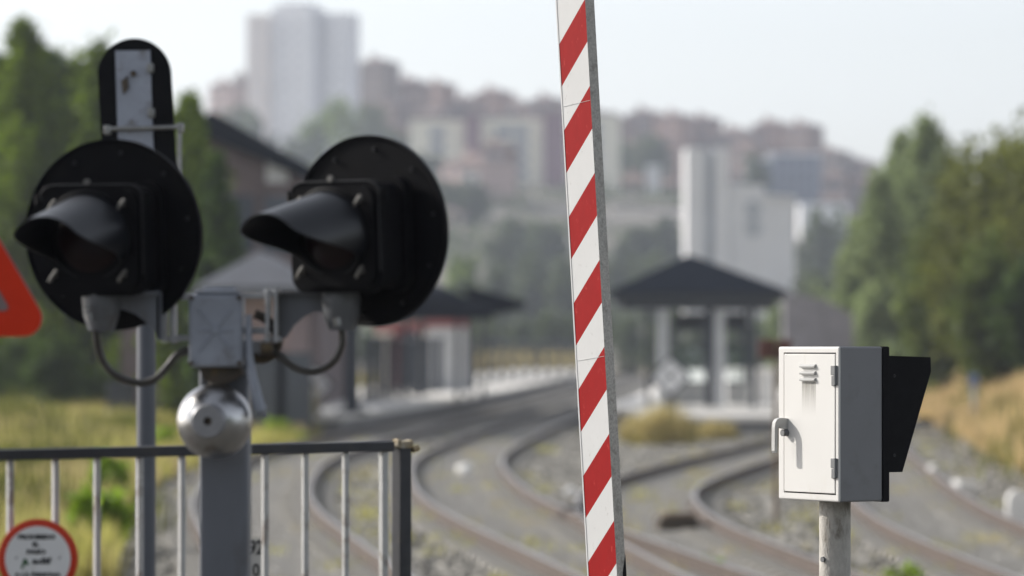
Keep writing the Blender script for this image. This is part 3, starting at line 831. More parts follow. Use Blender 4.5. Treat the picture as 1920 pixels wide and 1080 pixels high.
# ------------------------------------------------------------------ cream cabinet on its post
DC = 14.35; yawc = 58
cc = P(1573, 650, DC); W = .386; DP = .222; Hc = 292 * DC / FPX
F = frame((cc.x, cc.y, cc.z - Hc), yawc)       # a: 0 at the near edge, -W at the far edge; d: 0 on the front; b: 0 at the bottom
ctr = F @ Vector((-W / 2, -DP / 2, 0))
gz = ground_z(ctr.x, ctr.y)
root = thing('signal_cabinet', (ctr.x, ctr.y, gz), 'cream metal cabinet with a black hood on a round post', 'cabinet')
mb = MB(F)
# shell with a door recess: front frame pieces, sides, top, bottom, back
fw = .026; rd = .014
dl, dr, db, dt = -W + .036, -.018, .026, Hc - .022
o = [(-W, 0, 0), (0, 0, 0), (0, 0, Hc), (-W, 0, Hc)]; i = [(dl, 0, db), (dr, 0, db), (dr, 0, dt), (dl, 0, dt)]; ii = [(a, -rd, b_) for a, _, b_ in i]
bm = bmesh.new()
dback = DP - .018
bv = [bm.verts.new(p) for p in o + i + ii + [(-W, -dback, 0), (0, -dback, 0), (0, -dback, Hc), (-W, -dback, Hc)]]
def fq(*ix): bm.faces.new([bv[k] for k in ix])
for k in range(4):
    n_ = (k + 1) % 4
    fq(k, n_, 4 + n_, 4 + k); fq(4 + k, 4 + n_, 8 + n_, 8 + k); fq(k, 12 + k, 12 + n_, n_)
fq(8, 9, 10, 11); fq(12, 15, 14, 13)
oe = [e for e in bm.edges if all(v in bv[:4] + bv[12:] for v in e.verts)]
bmesh.ops.bevel(bm, geom=oe, offset=.007, segments=3, affect='EDGES', profile=.5)
bm.verts.index_update()
bm.normal_update()
for f in bm.faces:
    cen = f.calc_center_median()
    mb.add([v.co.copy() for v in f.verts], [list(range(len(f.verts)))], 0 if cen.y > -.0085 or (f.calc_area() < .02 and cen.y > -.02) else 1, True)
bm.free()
body = part(mb, 'body', [M['cab'], M['cab_shade']], root, recalc=False)
mb = MB(F); mb.bevbox(((dl + dr) / 2, -.0115, (db + dt) / 2), (dr - dl + .002, .003, dt - db + .002), .0005); part(mb, 'door_seal', M['gap'], root, body)
mb = MB(F); mb.bevbox(((dl + dr) / 2, -.0035, (db + dt) / 2), (dr - dl - .0105, .011, dt - db - .0105), .0025)
door = part(mb, 'door', M['cab'], root)
mb = MB(F)
lc = (dl + dr) / 2 - .002
for k, zz in enumerate((Hc - .073, Hc - .099, Hc - .124)):
    mb.cut()
    prof = [(.0, -.007), (.011, -.006), (.012, -.001), (.006, .005), (.0, .008)]
    vs = [(lc + s * .046, .002 + p[0], zz + p[1]) for s in (-1, 1) for p in prof]
    n_ = len(prof)
    mb.add(vs, [list(range(n_)), list(range(n_, 2 * n_))[::-1]] + [(q_, (q_ + 1) % n_, n_ + (q_ + 1) % n_, n_ + q_) for q_ in range(n_)])
part(mb, 'louvre', M['cab_handle'], root, door)
sm_ = bpy.data.materials.new('rain streak'); sm_.use_nodes = True; sn = sm_.node_tree; sb = sn.nodes['Principled BSDF']
sb.inputs['Base Color'].default_value = (.20, .185, .15, 1); sb.inputs['Roughness'].default_value = .8
stc = sn.nodes.new('ShaderNodeTexCoord'); sx_ = sn.nodes.new('ShaderNodeSeparateXYZ'); sn.links.new(stc.outputs['Generated'], sx_.inputs[0])
snz = sn.nodes.new('ShaderNodeTexNoise'); snz.inputs['Scale'].default_value = 9; smp = sn.nodes.new('ShaderNodeMapping'); smp.inputs['Scale'].default_value = (1.5, 1.5, .12)
sn.links.new(stc.outputs['Generated'], smp.inputs['Vector']); sn.links.new(smp.outputs['Vector'], snz.inputs['Vector'])
spw = sn.nodes.new('ShaderNodeMath'); spw.operation = 'POWER'; spw.inputs[1].default_value = 1.6; sn.links.new(sx_.outputs['Z'], spw.inputs[0])
sml = sn.nodes.new('ShaderNodeMath'); sml.operation = 'MULTIPLY'; sn.links.new(spw.outputs[0], sml.inputs[0]); sn.links.new(snz.outputs['Fac'], sml.inputs[1])
sm2 = sn.nodes.new('ShaderNodeMath'); sm2.operation = 'MULTIPLY'; sm2.inputs[1].default_value = .42; sn.links.new(sml.outputs[0], sm2.inputs[0]); sn.links.new(sm2.outputs[0], sb.inputs['Alpha'])
mb = MB(F); mb.prism([(lc - .044, .0021), (lc + .044, .0021), (lc + .044, .0025), (lc - .044, .0025)], Hc - .27, Hc - .134, ax='z')
part(mb, 'rain_streak', sm_, root, door)
# hinges
for zz in (Hc - .107, .128):
    mb = MB(F); mb.bevbox((dr - .006, .006, zz + .018), (.026, .012, .036), .002); mb.bevbox((dr - .009, .004, zz - .021), (.022, .008, .038), .002)
    mb.cyl((dr + .006, .007, zz - .036), (dr + .006, .007, zz + .036), .0065, n=12)
    part(mb, 'hinge', M['hinge'], root, door)
# handle
mb = MB(F)
ha, hz = dl + .022, Hc - .292
prof = [(.0, .019), (.038, .021), (.051, .016), (.060, .004), (.063, -.014), (.064, -.104), (.059, -.112), (.051, -.110), (.050, -.02), (.043, -.010), (.032, -.018), (.0, -.024)]
mb.prism([(p_[0] + .002, hz + p_[1]) for p_ in prof], ha - .010, ha + .010, ax='x')
hd = part(mb, 'handle', M['cab_handle'], root, door)
mb = MB(F); mb.cyl((ha + .004, .002, hz - .036), (ha + .004, .026, hz - .036), .013, n=16); part(mb, 'lock', M['hinge'], root, door)
# dark back frame and hood
mb = MB(F); mb.bevbox((-W / 2, -(dback + DP + .016) / 2, Hc / 2 - .001), (W + .004, DP + .016 - dback, Hc + .004), .006)
part(mb, 'back_frame', M['black_matte'], root)
mb = MB(F)
d0 = -(DP + .0165); t_ = .004
z_t, z_b = Hc - .034, Hc - .474
prof = [(d0, z_t), (d0 - .203, z_t - .006), (d0 - .205, z_t - .06), (d0 - .068, z_b), (d0, z_b)]
for a0 in (-.012, -W + .012):
    mb.prism(prof, a0 - t_ / 2, a0 + t_ / 2, ax='x')
mb.prism([(d0, z_t), (d0 - .203, z_t - .006), (d0 - .205, z_t - .06), (d0 - .201, z_t - .06), (d0 - .199, z_t - .010), (d0, z_t - .004)], -W + .0142, -.0142, ax='x')
part(mb, 'hood', M['black_matte'], root)
mb = MB(F); 
for zz in (Hc - .11, Hc - .41): mb.cut().cyl((-.011, d0 - .03, zz), (-.007, d0 - .03, zz), .006, n=10)
part(mb, 'rivet', M['black_hood'], root)
pr = 29.5 * 14.6 / FPX
mb = MB(); mb.cyl((ctr.x + .012, ctr.y, gz), (ctr.x + .012, ctr.y, cc.z - Hc - .001), pr, n=40)
post = part(mb, 'post', M['post_conc'], root)
mb = MB(); zz = ZP(1047, 14.6); a = R(200)
q_ = Vector((ctr.x + .012 + pr * math.cos(R(203)), ctr.y + pr * math.sin(R(203)), zz)); dv = Vector((math.cos(R(203)), math.sin(R(203)), 0))
q_ = Vector((ctr.x + .012 + pr * math.cos(R(220)), ctr.y + pr * math.sin(R(220)), zz)); dv = Vector((math.cos(R(220)), math.sin(R(220)), 0))
mb.cyl(q_ - dv * .004, q_ + dv * .009, .0105, n=6, sm=False)
part(mb, 'bolt', M['hinge'], root, post)

# ------------------------------------------------------------------ vegetation helpers
def leaf_mesh(name, centers, sizes, m, off, flat=0.0):
    """many small separate leaf quads"""
    n = len(centers)
    a = rng.normal(size=(n, 3)); a /= np.linalg.norm(a, axis=1)[:, None]
    b = rng.normal(size=(n, 3)); b -= a * np.sum(a * b, axis=1)[:, None]; b /= np.linalg.norm(b, axis=1)[:, None]
    s = sizes[:, None]
    c = centers - np.array(off)[None, :]
    q = np.stack([c - a * s, c - b * s * .6, c + a * s, c + b * s * .6], axis=1).reshape(-1, 3)
    me = bpy.data.meshes.new(name)
    me.vertices.add(4 * n); me.vertices.foreach_set('co', q.astype(np.float32).ravel())
    me.loops.add(4 * n); me.loops.foreach_set('vertex_index', np.arange(4 * n, dtype=np.int32))
    me.polygons.add(n); me.polygons.foreach_set('loop_start', np.arange(0, 4 * n, 4, dtype=np.int32))
    me.update(calc_edges=True); me.materials.append(m)
    return me
def crown_points(c, rx, ry, rz, n, shape='round', clumps=26):
    pts = []
    c = np.array(c)
    for k in range(clumps):
        while True:
            q = rng.uniform(-1, 1, 3)
            d = np.linalg.norm(q)
            if .35 < d < 1: break
        if shape == 'poplar':
            h = rng.uniform(-1, 1); w = 1 - ((h + .25) / 1.25) ** 2.6 if h > -.25 else 1 - .25 * abs(h + .25)
            w = max(w, .12); an = rng.uniform(0, 2 * PI); rr = math.sqrt(rng.uniform(.05, 1)) * w * .75
            q = np.array([math.cos(an) * rr, math.sin(an) * rr, h * .92])
            sg = np.array([rx * .24, ry * .24, rz * .10]) * (.45 + .55 * w)
        else:
            q = q * .82; sg = np.array([rx, ry, rz]) * .19
        cc_ = c + q * np.array([rx, ry, rz])
        pts.append(cc_ + rng.normal(size=(n // clumps, 3)) * sg)
    return np.concatenate(pts)
def tree_parts(root, h, rx, shape, m, n, leaf, trunk_frac=.25, clumps=26):
    x, y, z = root.location
    mb = MB()
    tr = max(.08, h * .018)
    mb.tube([(x, y, z - .2), (x + .02 * h, y, z + h * .3), (x - .01 * h, y, z + h * .62), (x, y, z + h * .88)], [tr, tr * .25], 8, sub=3)
    for k in range(5):
        a = 2.4 * k; z0 = z + h * (trunk_frac + .1 * k); L_ = rx * .75
        mb.tube([(x, y, z0), (x + math.cos(a) * L_ * .5, y + math.sin(a) * L_ * .5, z0 + h * .08), (x + math.cos(a) * L_, y + math.sin(a) * L_, z0 + h * .17)], [tr * .45, tr * .12], 6, sub=2)
    part(mb, 'trunk', M['bark'], root)
    cz = z + h * (trunk_frac + 1) / 2; rz = h * (1 - trunk_frac) / 2
    pts = crown_points((x, y, cz), rx, rx, rz, n, shape, clumps)
    pts[:, 2] = np.maximum(pts[:, 2], z + .1)
    me = leaf_mesh('crown', pts, rng.uniform(.6, 1.25, len(pts)) * leaf, m, root.location)
    o = bpy.data.objects.new('crown', me); C.objects.link(o); o.parent = root
def tree(px, ytop, Y, wpx, shape, m, label, n=3500, leaf=.2, trunk_frac=.18, name='tree', group=None, clumps=26):
    x = XP(px, Y); z = ground_z(x, Y)
    t = thing(name, (x, Y, z), label, 'tree', group)
    tree_parts(t, ZP(ytop, Y) - z, wpx * Y / FPX / 2, shape, m, n, leaf, trunk_frac, clumps)
    return t
def shrub(px, py, Y, wpx, hpx, m, label, n=900, leaf=.07, name='shrub', group=None, cat='shrub'):
    """py is the row of its foot"""
    x = XP(px, Y); z = ground_z(x, Y)
    t = thing(name, (x, Y, z), label, cat, group)
    h = hpx * Y / FPX; r = wpx * Y / FPX / 2
    mb = MB()
    for k in range(6):
        a = k * 1.05; mb.tube([(x, Y, z - .05), (x + math.cos(a) * r * .4, Y + math.sin(a) * r * .4, z + h * .45), (x + math.cos(a) * r * .6, Y + math.sin(a) * r * .6, z + h * .8)], [.02, .008], 5, sub=2)
    part(mb, 'stem', M['bark'], t)
    pts = crown_points((x, Y, z + h * .5), r, r, h * .52, n, 'round', 14); pts[:, 2] = np.maximum(pts[:, 2], z + .02)
    me = leaf_mesh('foliage', pts, rng.uniform(.6, 1.3, len(pts)) * leaf, m, t.location)
    o = bpy.data.objects.new('foliage', me); C.objects.link(o); o.parent = t

def grass_clump(px, Y, wpx, hpx, label):
    x = XP(px, Y); z = ground_z(x, Y); t = thing('dry_weeds', (x, Y, z), label, 'weeds', 'dry weed clumps')
    h = hpx * Y / FPX; r = wpx * Y / FPX / 2
    for nm, n_, sc, wd in (('stalks', 900, 1.0, .012), ('undergrowth', 900, .45, .03)):
        mb = MB()
        for _ in range(n_):
            a = random.uniform(0, 2 * PI); q = math.sqrt(random.random()) * r
            px_, py_ = x + math.cos(a) * q, Y + math.sin(a) * q * .8
            hh = h * sc * random.uniform(.4, 1.15) * (1.05 - .45 * (q / r) ** 2); b_ = random.uniform(0, PI)
            l_ = Vector((random.gauss(0, .16) * hh, random.gauss(0, .16) * hh, hh)); u_ = Vector((math.cos(b_), math.sin(b_), 0)) * wd
            p_ = Vector((px_, py_, z - .02)); mb.add([p_ - u_, p_ + u_, p_ + l_ * .7 + u_ * 1.4, p_ + l_, p_ + l_ * .7 - u_ * 1.4], [(0, 1, 2, 3, 4)])
        part(mb, nm, M['weed_yellow'] if nm == 'stalks' else M['straw_green'], t, recalc=False)
def blades(name, gen, n, h, w, m):
    vs = np.zeros((n * 3, 3), np.float32); k = 0
    for _ in range(n):
        x, y = gen()
        z = ground_z(x, y); a = random.uniform(0, 2 * PI); hh = h * random.uniform(.45, 1.25); ww = w * random.uniform(.6, 1.3)
        lx, ly = random.gauss(0, .22) * hh, random.gauss(0, .22) * hh
        vs[k] = (x - ww * math.cos(a), y - ww * math.sin(a), z - .02); vs[k + 1] = (x + ww * math.cos(a), y + ww * math.sin(a), z - .02); vs[k + 2] = (x + lx, y + ly, z + hh)
        k += 3
    me = bpy.data.meshes.new(name)
    me.vertices.add(n * 3); me.vertices.foreach_set('co', vs.ravel())
    me.loops.add(n * 3); me.loops.foreach_set('vertex_index', np.arange(n * 3, dtype=np.int32))
    me.polygons.add(n); me.polygons.foreach_set('loop_start', np.arange(0, n * 3, 3, dtype=np.int32))
    me.update(calc_edges=True); me.materials.append(m)
    o = bpy.data.objects.new(name, me); C.objects.link(o)
    return props(o, kind='stuff')
def gen_left():
    while True:
        y = 40 * (260 / 40) ** random.random(); x = trackA(y) - 2.0 - random.random() ** 1.3 * (.09 * y + 7)
        if y > 106 and x > trackA(y) - 5 - max(0, min(4.5, (y - 124) * .5)): continue
        return x, y
def gen_right():
    y = 48 * (250 / 48) ** random.random(); x = trackD(min(y, 335)) + 2.8 + random.random() ** 1.2 * (.06 * y + 6)
    return x, y
o = blades('meadow_grass', gen_left, 80000, .50, .035, M['straw_green']); o['label'] = 'half dry meadow grass left of the tracks'
o = blades('dry_grass', gen_right, 60000, .6, .035, M['straw']); o['label'] = 'golden dry grass on the bank right of the tracks'
TUFTS = [(f_, random.uniform(38, 110), random.uniform(-1.9, 1.9)) for f_ in (trackA, trackB, trackC, trackD) for _ in range(60)]
def gen_tuft():
    f_, y_, o_ = random.choice(TUFTS); return f_(y_) + o_ + random.gauss(0, .14), y_ + random.gauss(0, .3)
o = blades('track_weeds', gen_tuft, 9000, .20, .02, M['straw_green']); o['label'] = 'sparse small weeds in the ballast'
CL = []
while len(CL) < 60:
    y_ = 44 * (150 / 44) ** random.random(); x_ = trackA(y_) - 2.6 - random.random() * (.08 * y_ + 4)
    if y_ < 106 or x_ < trackA(y_) - 10: CL.append((x_, y_, random.uniform(.25, .8)))
def gen_clump():
    c_ = random.choice(CL); return c_[0] + random.gauss(0, c_[2]), c_[1] + random.gauss(0, c_[2] * 1.5)
o = blades('meadow_weeds', gen_clump, 11000, .75, .05, M['leaf_olive']); o['label'] = 'rough green weeds standing in the dry meadow'
CR = []
for _ in range(45):
    y_ = 52 * (170 / 52) ** random.random(); CR.append((trackD(y_) + 3.2 + random.random() * (.05 * y_ + 4), y_, random.uniform(.25, .7)))
def gen_clump2():
    c_ = random.choice(CR); return c_[0] + random.gauss(0, c_[2]), c_[1] + random.gauss(0, c_[2] * 1.5)
o = blades('bank_weeds', gen_clump2, 4500, .8, .05, M['leaf_olive']); o['label'] = 'tall green weeds scattered on the dry bank'
def gen_mid():
    y = random.uniform(330, 420); x = XP(random.uniform(850, 1120), y); return x, y
o = blades('far_grass', gen_mid, 9000, 2.0, .16, M['weed_yellow']); o['label'] = 'yellow grass strip beyond the left platform'

# trees on the left
for px, yt, Y, w, m, lab in (
    (-25, 75, 139, 180, 'leaf_dark', 'dark poplar clipped by the left edge of the picture'),
    (42, 36, 137, 190, 'leaf_lime', 'tallest left poplar with a bright green pointed top'),
    (95, 95, 142, 170, 'leaf_dark', 'lower dark poplar right beside the tallest left one'),
    (142, 92, 143, 160, 'leaf_lime', 'yellow green poplar just left of the pill shaped board'),
    (182, 48, 141, 160, 'leaf_lime', 'slim poplar whose bright tip rises behind the pill shaped board'),
    (232, 130, 145, 170, 'leaf_dark', 'dark poplar hidden behind the pill shaped board'),
    (300, 195, 136, 160, 'leaf_dark', 'dark poplar seen right of the pill shaped board'),
    (352, 176, 118, 150, 'leaf_lime', 'bright topped tree against the brick warehouse gable'),
    (405, 290, 116, 100, 'leaf_dark', 'lower dark tree covering the corner of the brick warehouse')):
    tree(px, yt, Y, w, 'poplar', M[m], lab, n=7000, leaf=.21, trunk_frac=.03, group='poplars on the left', clumps=44)
for px, Y, w, h, m, lab in (
    (20, 128, 170, 150, 'leaf_dark', 'dark bush under the red triangle sign'),
    (110, 122, 150, 150, 'leaf_dark', 'broad dark bush below the left lamp'),
    (175, 126, 110, 110, 'leaf_dark', 'dark bush beside the small black box on the left'),
    (60, 132, 150, 185, 'leaf_lime', 'bright green bush behind the red triangle sign'),
    (225, 130, 90, 130, 'leaf_lime', 'pale green bush seen under the left conduit')):
    shrub(px, 0, Y, w, h, M[m], lab, n=1600, leaf=.13, group='bushes below the left poplars')
for px, Y, w, h, lab in (
    (205, 59, 90, 105, 'bright green bush beside the ballast, behind the railing bars'),
    (192, 46, 115, 150, 'large bright green bush just right of the round notice'),
    (312, 86, 60, 60, 'bright green bush right of the board pole'),
    (520, 101, 80, 45, 'low bright green weed behind the railing, right of the bell')):
    shrub(px, 0, Y, w, h, M['leaf_bright'], lab, n=1300, leaf=.085, group='green bushes along the ballast')
for px, py, w, h, lab in ((1332, 1082, 55, 45, 'small green weed between the rails right of the boom'), (1690, 1098, 85, 45, 'small green weed at the foot of the rail right of the cabinet post'), (1120, 1100, 40, 30, 'tiny green weed at the foot of the boom')):
    Y = EYE * FPX / (py - HOR)
    shrub(px, 0, Y, w, h, M['leaf_bright'], lab, n=350, leaf=.03, group='weeds between the tracks')
for px, Y, w, h, lab in ((1245, 97, 120, 85, 'yellow dry weed clump right of the boom below the diamond sign'), (1195, 99, 60, 60, 'small yellow weed clump close to the boom'), (1340, 102, 90, 45, 'low dry weed clump at the island platform wall'),
                         (545, 107, 75, 130, 'golden dry bush behind the hand lever')):
    grass_clump(px, Y, w, h, lab)
# trees on the right
for px, yt, Y, w, m, sh, lab in (
    (1740, 218, 205, 150, 'leaf_sage', 'poplar', 'tallest pale green poplar on the right'),
    (1692, 246, 215, 130, 'leaf_sage', 'poplar', 'slim poplar left of the tallest right one'),
    (1652, 325, 200, 115, 'leaf_sage', 'poplar', 'shorter pale poplar stepping down to the left'),
    (1612, 400, 210, 105, 'leaf_sage', 'poplar', 'leftmost low pale poplar of the right group'),
    (1785, 330, 200, 80, 'leaf_dark', 'poplar', 'dark tree in the notch between poplars and broad trees')):
    tree(px, yt, Y, w, sh, M[m], lab, n=7000, leaf=.25, trunk_frac=.03, group='poplars on the right', clumps=70)
for px, yt, Y, w, m, lab in (
    (1838, 290, 150, 230, 'leaf_olive', 'olive green broad tree beside the right poplars'),
    (1912, 246, 145, 230, 'leaf_olive', 'olive tree just inside the right edge, between two broad trees'),
    (1765, 415, 158, 160, 'leaf_green', 'green broad tree in front of the right poplars'),
    (1870, 450, 138, 190, 'leaf_green', 'lower mid green tree above the dry bank'),
    (1975, 200, 140, 230, 'leaf_olive', 'tallest broad tree, cut off by the right edge'),
    (1930, 490, 136, 150, 'leaf_dark', 'low dark tree at the right edge above the dry bank')):
    tree(px, yt, Y, w, 'round', M[m], lab, n=5200, leaf=.22, trunk_frac=.04, group='broad trees on the right', clumps=40)
for px, Y, w, h, lab in ((1690, 170, 110, 110, 'bushy undergrowth at the foot of the right poplars'), (1530, 230, 100, 190, 'pale bush right of the dark roofed shelter'), (1478, 235, 90, 165, 'pale bush at the silo foot right of the shelter roof'), (1580, 240, 110, 160, 'grey green bush right of the rubble wall'), (1630, 215, 90, 170, 'pale bush under the leftmost right poplar')):
    shrub(px, 0, Y, w, h, M['leaf_sage'], lab, n=1500, leaf=.2, group='bushes right of the shelter')
for px, Y, w, h, lab in ((930, 345, 90, 95, 'bush beyond the end of the left platform canopy'), (985, 350, 100, 110, 'dark bush in the middle beyond the left platform'), (1045, 345, 95, 120, 'bush beyond the platform just left of the boom'), (1110, 350, 90, 120, 'bush beyond the platform behind the boom'), (1255, 315, 100, 120, 'bush seen through the left bay of the shelter'), (1325, 318, 100, 115, 'bush seen through the middle of the shelter'), (1395, 315, 100, 120, 'bush seen through the right bay of the shelter'), (1455, 318, 90, 130, 'bush at the foot of the silo hall behind the shelter edge'), (1180, 340, 90, 110, 'bush beyond the platform behind the shelter columns'), (870, 352, 90, 130, 'bush showing above the canopy roof')):
    shrub(px, 0, Y, w, h, M['leaf_far'], lab, n=1300, leaf=.35, group='bushes beyond the station')

# hillside trees
for px, yt, Y, w, lab in (
    (600, 205, 900, 80, 'hillside tree at the foot of the tower, left one'), (650, 182, 890, 95, 'largest light green tree at the foot of the tower'),
    (706, 198, 880, 85, 'hillside tree right of the tower foot'), (560, 250, 870, 80, 'hillside tree low in front of the tower'),
    (757, 245, 845, 70, 'hillside tree left of the cream flats'), (800, 285, 800, 70, 'hillside tree beside the cream flats lower wall'),
    (840, 330, 720, 60, 'hillside tree left of the salmon house'), (890, 345, 700, 50, 'dark tree in front of the salmon house'),
    (740, 320, 760, 110, 'dark tree mass behind the right lamp'), (440, 195, 930, 80, 'tree on the skyline left of the tower'),
    (478, 215, 900, 70, 'tree low left of the tower'), (975, 395, 640, 80, 'hillside tree below the cream flats'),
    (1030, 400, 620, 80, 'hillside tree left of the boom'), (940, 430, 600, 70, 'hillside tree below the salmon house'),
    (1190, 425, 620, 90, 'hillside tree right of the boom'), (1245, 415, 640, 80, 'hillside tree left of the pale silo'),
    (1160, 470, 540, 80, 'low hillside tree right of the boom'), (1225, 480, 520, 80, 'low hillside tree above the shelter roof'),
    (1225, 255, 880, 70, 'dark tree among the brown blocks right of the boom'), (1185, 250, 900, 60, 'small dark tree beside the cream flats end'),
    (1420, 290, 800, 60, 'tree above the pale silo roof'), (1530, 400, 620, 90, 'hillside tree right of the silo'),
    (1580, 400, 640, 90, 'hillside tree left of the right poplars'), (1535, 500, 420, 90, 'tree right of the silo foot'),
    (870, 485, 480, 65, 'yellow green tree above the canopy roof'), (930, 500, 470, 70, 'grey green tree above the canopy right end'),
    (1000, 480, 500, 90, 'hillside tree low left of the boom'), (1060, 490, 480, 80, 'hillside tree directly behind the boom')):
    m = 'leaf_lime' if px in (870, 600, 650) else 'leaf_far'
    x = XP(px, Y); z = ground_z(x, Y)
    if ZP(yt, Y) - z < 5: z = ZP(yt, Y) - random.uniform(7, 9)
    t = thing('hillside_tree', (x, Y, z), lab, 'tree', 'trees on the hillside')
    tree_parts(t, ZP(yt, Y) - z, w * Y / FPX / 2, 'round', M[m], 900, .75, .06, 18)

sc_pts = []
while len(sc_pts) < 400:
    a_, y_ = random.uniform(520, 1700), random.uniform(440, 870)
    x_ = XP(a_, y_)
    if math.sin(x_ * .06 + y_ * .021) + math.sin(y_ * .05 - x_ * .03) > -.5: sc_pts.append((x_, y_, ground_z(x_, y_) + .8))
sp = np.repeat(np.array(sc_pts), 40, axis=0) + rng.normal(size=(16000, 3)) * np.array([2.6, 2.6, .9])
me = leaf_mesh('hillside_scrub', sp, rng.uniform(.5, 1.1, 16000) * .7, M['leaf_far'], (0, 0, 0))
o = bpy.data.objects.new('hillside_scrub', me); C.objects.link(o); props(o, 'dull green scrub covering the slope below the town', None, None, 'stuff')
# unseen wood added behind the camera to dim light on the shaded sides
bp = np.stack([rng.uniform(-16, 46, 14000), rng.normal(-19, 2.2, 14000), rng.uniform(.5, 13, 14000)], axis=1)
bp[:, 2] *= .75 + .25 * np.sin(bp[:, 0] * .9)
me = leaf_mesh('shading_wood', bp, rng.uniform(.6, 1.2, 14000) * .42, M['leaf_dark'], (0, 0, 0))
o = bpy.data.objects.new('shading_wood', me); C.objects.link(o); props(o, 'added unseen wood behind the camera, dimming the shaded sides', None, None, 'stuff')
# ------------------------------------------------------------------ station: left side
def hip_roof(mb, x0, x1, y0, y1, ze, zr, inset=None, mi=0):
    cx, cy = (x0 + x1) / 2, (y0 + y1) / 2
    w, d = x1 - x0, y1 - y0
    if inset is None: inset = min(w, d) / 2
    if w >= d: r = [(x0 + inset, cy, zr), (x1 - inset, cy, zr)]
    else: r = [(cx, y0 + inset, zr), (cx, y1 - inset, zr)]
    e = [(x0, y0, ze), (x1, y0, ze), (x1, y1, ze), (x0, y1, ze)]
    if w >= d: fs = [(0, 1, 5, 4), (1, 2, 5), (2, 3, 4, 5), (3, 0, 4), (3, 2, 1, 0)]
    else: fs = [(0, 1, 4), (1, 2, 5, 4), (2, 3, 5), (3, 0, 4, 5), (3, 2, 1, 0)]
    mb.add(e + r, fs, mi)
# brick warehouse, gable towards the camera
YW = 122
xl, xr = XP(215, YW), XP(612, YW); xm = XP(398, YW); zr = ZP(210, YW); ze = ZP(342, YW); zel = ZP(330, YW)
t = thing('brick_warehouse', ((xl + xr) / 2, YW, 0), 'mauve brick warehouse with a dark gabled roof behind the lamps', 'building')
mb = MB(); mb.prism([(xl + .2, 0), (xr - .2, 0), (xr - .2, ze - .1), (xm, zr - .5), (xl + .2, zel - .1)], YW, YW + 20)
wl = part(mb, 'wall', M['brick'], t)
mb = MB(); th = .85
mb.prism([(xl - .4, zel - .35), (xm, zr - th), (xr + .4, ze - .35), (xr + .4, ze), (xm, zr), (xl - .4, zel)], YW - .5, YW + 20.5)
part(mb, 'roof', M['roof_dark'], t)
mb = MB()
a0 = Vector((xm, YW - .05, zr - .75)); a1 = Vector((xr - .2, YW - .05, ze - .6))
mb.prism([(xm + .1, zr - 1.5), (xr - .3, ze - 1.3), (xr - .3, ze - .9), (xm + .1, zr - 1.0)], YW - .06, YW + .04)
part(mb, 'verge_board', M['brick'], t)
for px, py in ((520, 322),):
    mb = MB(); q = P(px, py, YW); mb.box((q.x, YW - .02, q.z), (.7, .1, .7)); part(mb, 'window', M['pane_light'], t)
for px in (450, 520):
    mb = MB(); q = P(px, 420, YW); mb.box((q.x, YW - .02, q.z), (.9, .1, 1.8)); part(mb, 'window', M['pane'], t)
# station building with grey hip roof
Y0, Y1 = 103, 114
x0, x1 = XP(385, Y0), XP(575, Y0)
zev = ZP(540, Y0); zrd = ZP(468, Y0)
t = thing('station_building', ((x0 + x1) / 2, Y0, 0), 'low mauve rendered station building with a grey hipped roof behind the junction box', 'building')
mb = MB(); mb.box(((x0 + x1) / 2 , (Y0 + Y1) / 2, zev / 2), (x1 - x0 - 1.0, Y1 - Y0 - 1, zev)); part(mb, 'wall', M['station_wall'], t)
mb = MB(); hip_roof(mb, x0 - .3, x1 + .3, Y0 - .3, Y1 + .3, zev + .03, zrd); mb.box(((x0 + x1) / 2, (Y0 + Y1) / 2, zev - .1), (x1 - x0 + .7, Y1 - Y0 + .7, .24)); part(mb, 'roof', M['roof_grey'], t)
for px, mm in ((430, 'pane'), (500, 'pane'), (550, 'pane')):
    q = P(px, 640, Y0); mb = MB(); mb.box((q.x, Y0 + .47, 1.35), (.95, .12, 2.1))
    w_ = part(mb, 'door' if mm == 'door_red' else 'window', M[mm], t)
# small black box left
q = P(228, 735, 118)
t = thing('equipment_box', (q.x, 118, ground_z(q.x, 118)), 'small black equipment box on a pale footing left of the board pole', 'equipment box')
gz = ground_z(q.x, 118)
mb = MB(); mb.bevbox((q.x, 118, gz + .15), (.95, .7, .3), .02); part(mb, 'footing', M['plat_top'], t)
mb = MB(); mb.bevbox((q.x, 118, gz + .72), (.8, .6, .8), .03); mb.bevbox((q.x, 118, gz + 1.15), (.9, .7, .08), .02); part(mb, 'case', M['steel_dark'], t)
# platform canopy
YC0, YC1 = 140, 150
x0, x1 = XP(690, YC0), XP(970, YC0)
t = thing('platform_canopy', ((x0 + x1) / 2, YC0, .62), 'dark flat hipped canopy on steel posts over the left platform', 'canopy')
ze = ZP(596, YC0); zr = ZP(527, YC0)
mb = MB(); hip_roof(mb, x0, XP(925, YC0), YC0, YC1, ze + .32, zr); mb.box(((x0 + XP(925, YC0)) / 2, (YC0 + YC1) / 2, ze + .16), (XP(925, YC0) - x0 - .1, YC1 - YC0 - .1, .3))
mb.box(((XP(705, YC0) + XP(908, YC0)) / 2, (YC0 + YC1) / 2, ze + .52), (XP(908, YC0) - XP(705, YC0), YC1 - YC0 - 1.2, .42))
mb.prism([(XP(900, YC0), ze + .1), (x1 + .3, ze + .42), (x1 + .3, ze + .62), (XP(860, YC0), zr - .1)], YC0 + .7, YC1 - .7)
part(mb, 'roof', M['roof_dark'], t)
for px, yy in ((760, 141), (858, 141.5), (905, 148), (880, 149), (790, 149)):
    x_ = XP(px, yy); mb = MB(); mb.cyl((x_, yy, .62), (x_, yy, ze + .1), .09, n=12); part(mb, 'post', M['steel_dark'], t)
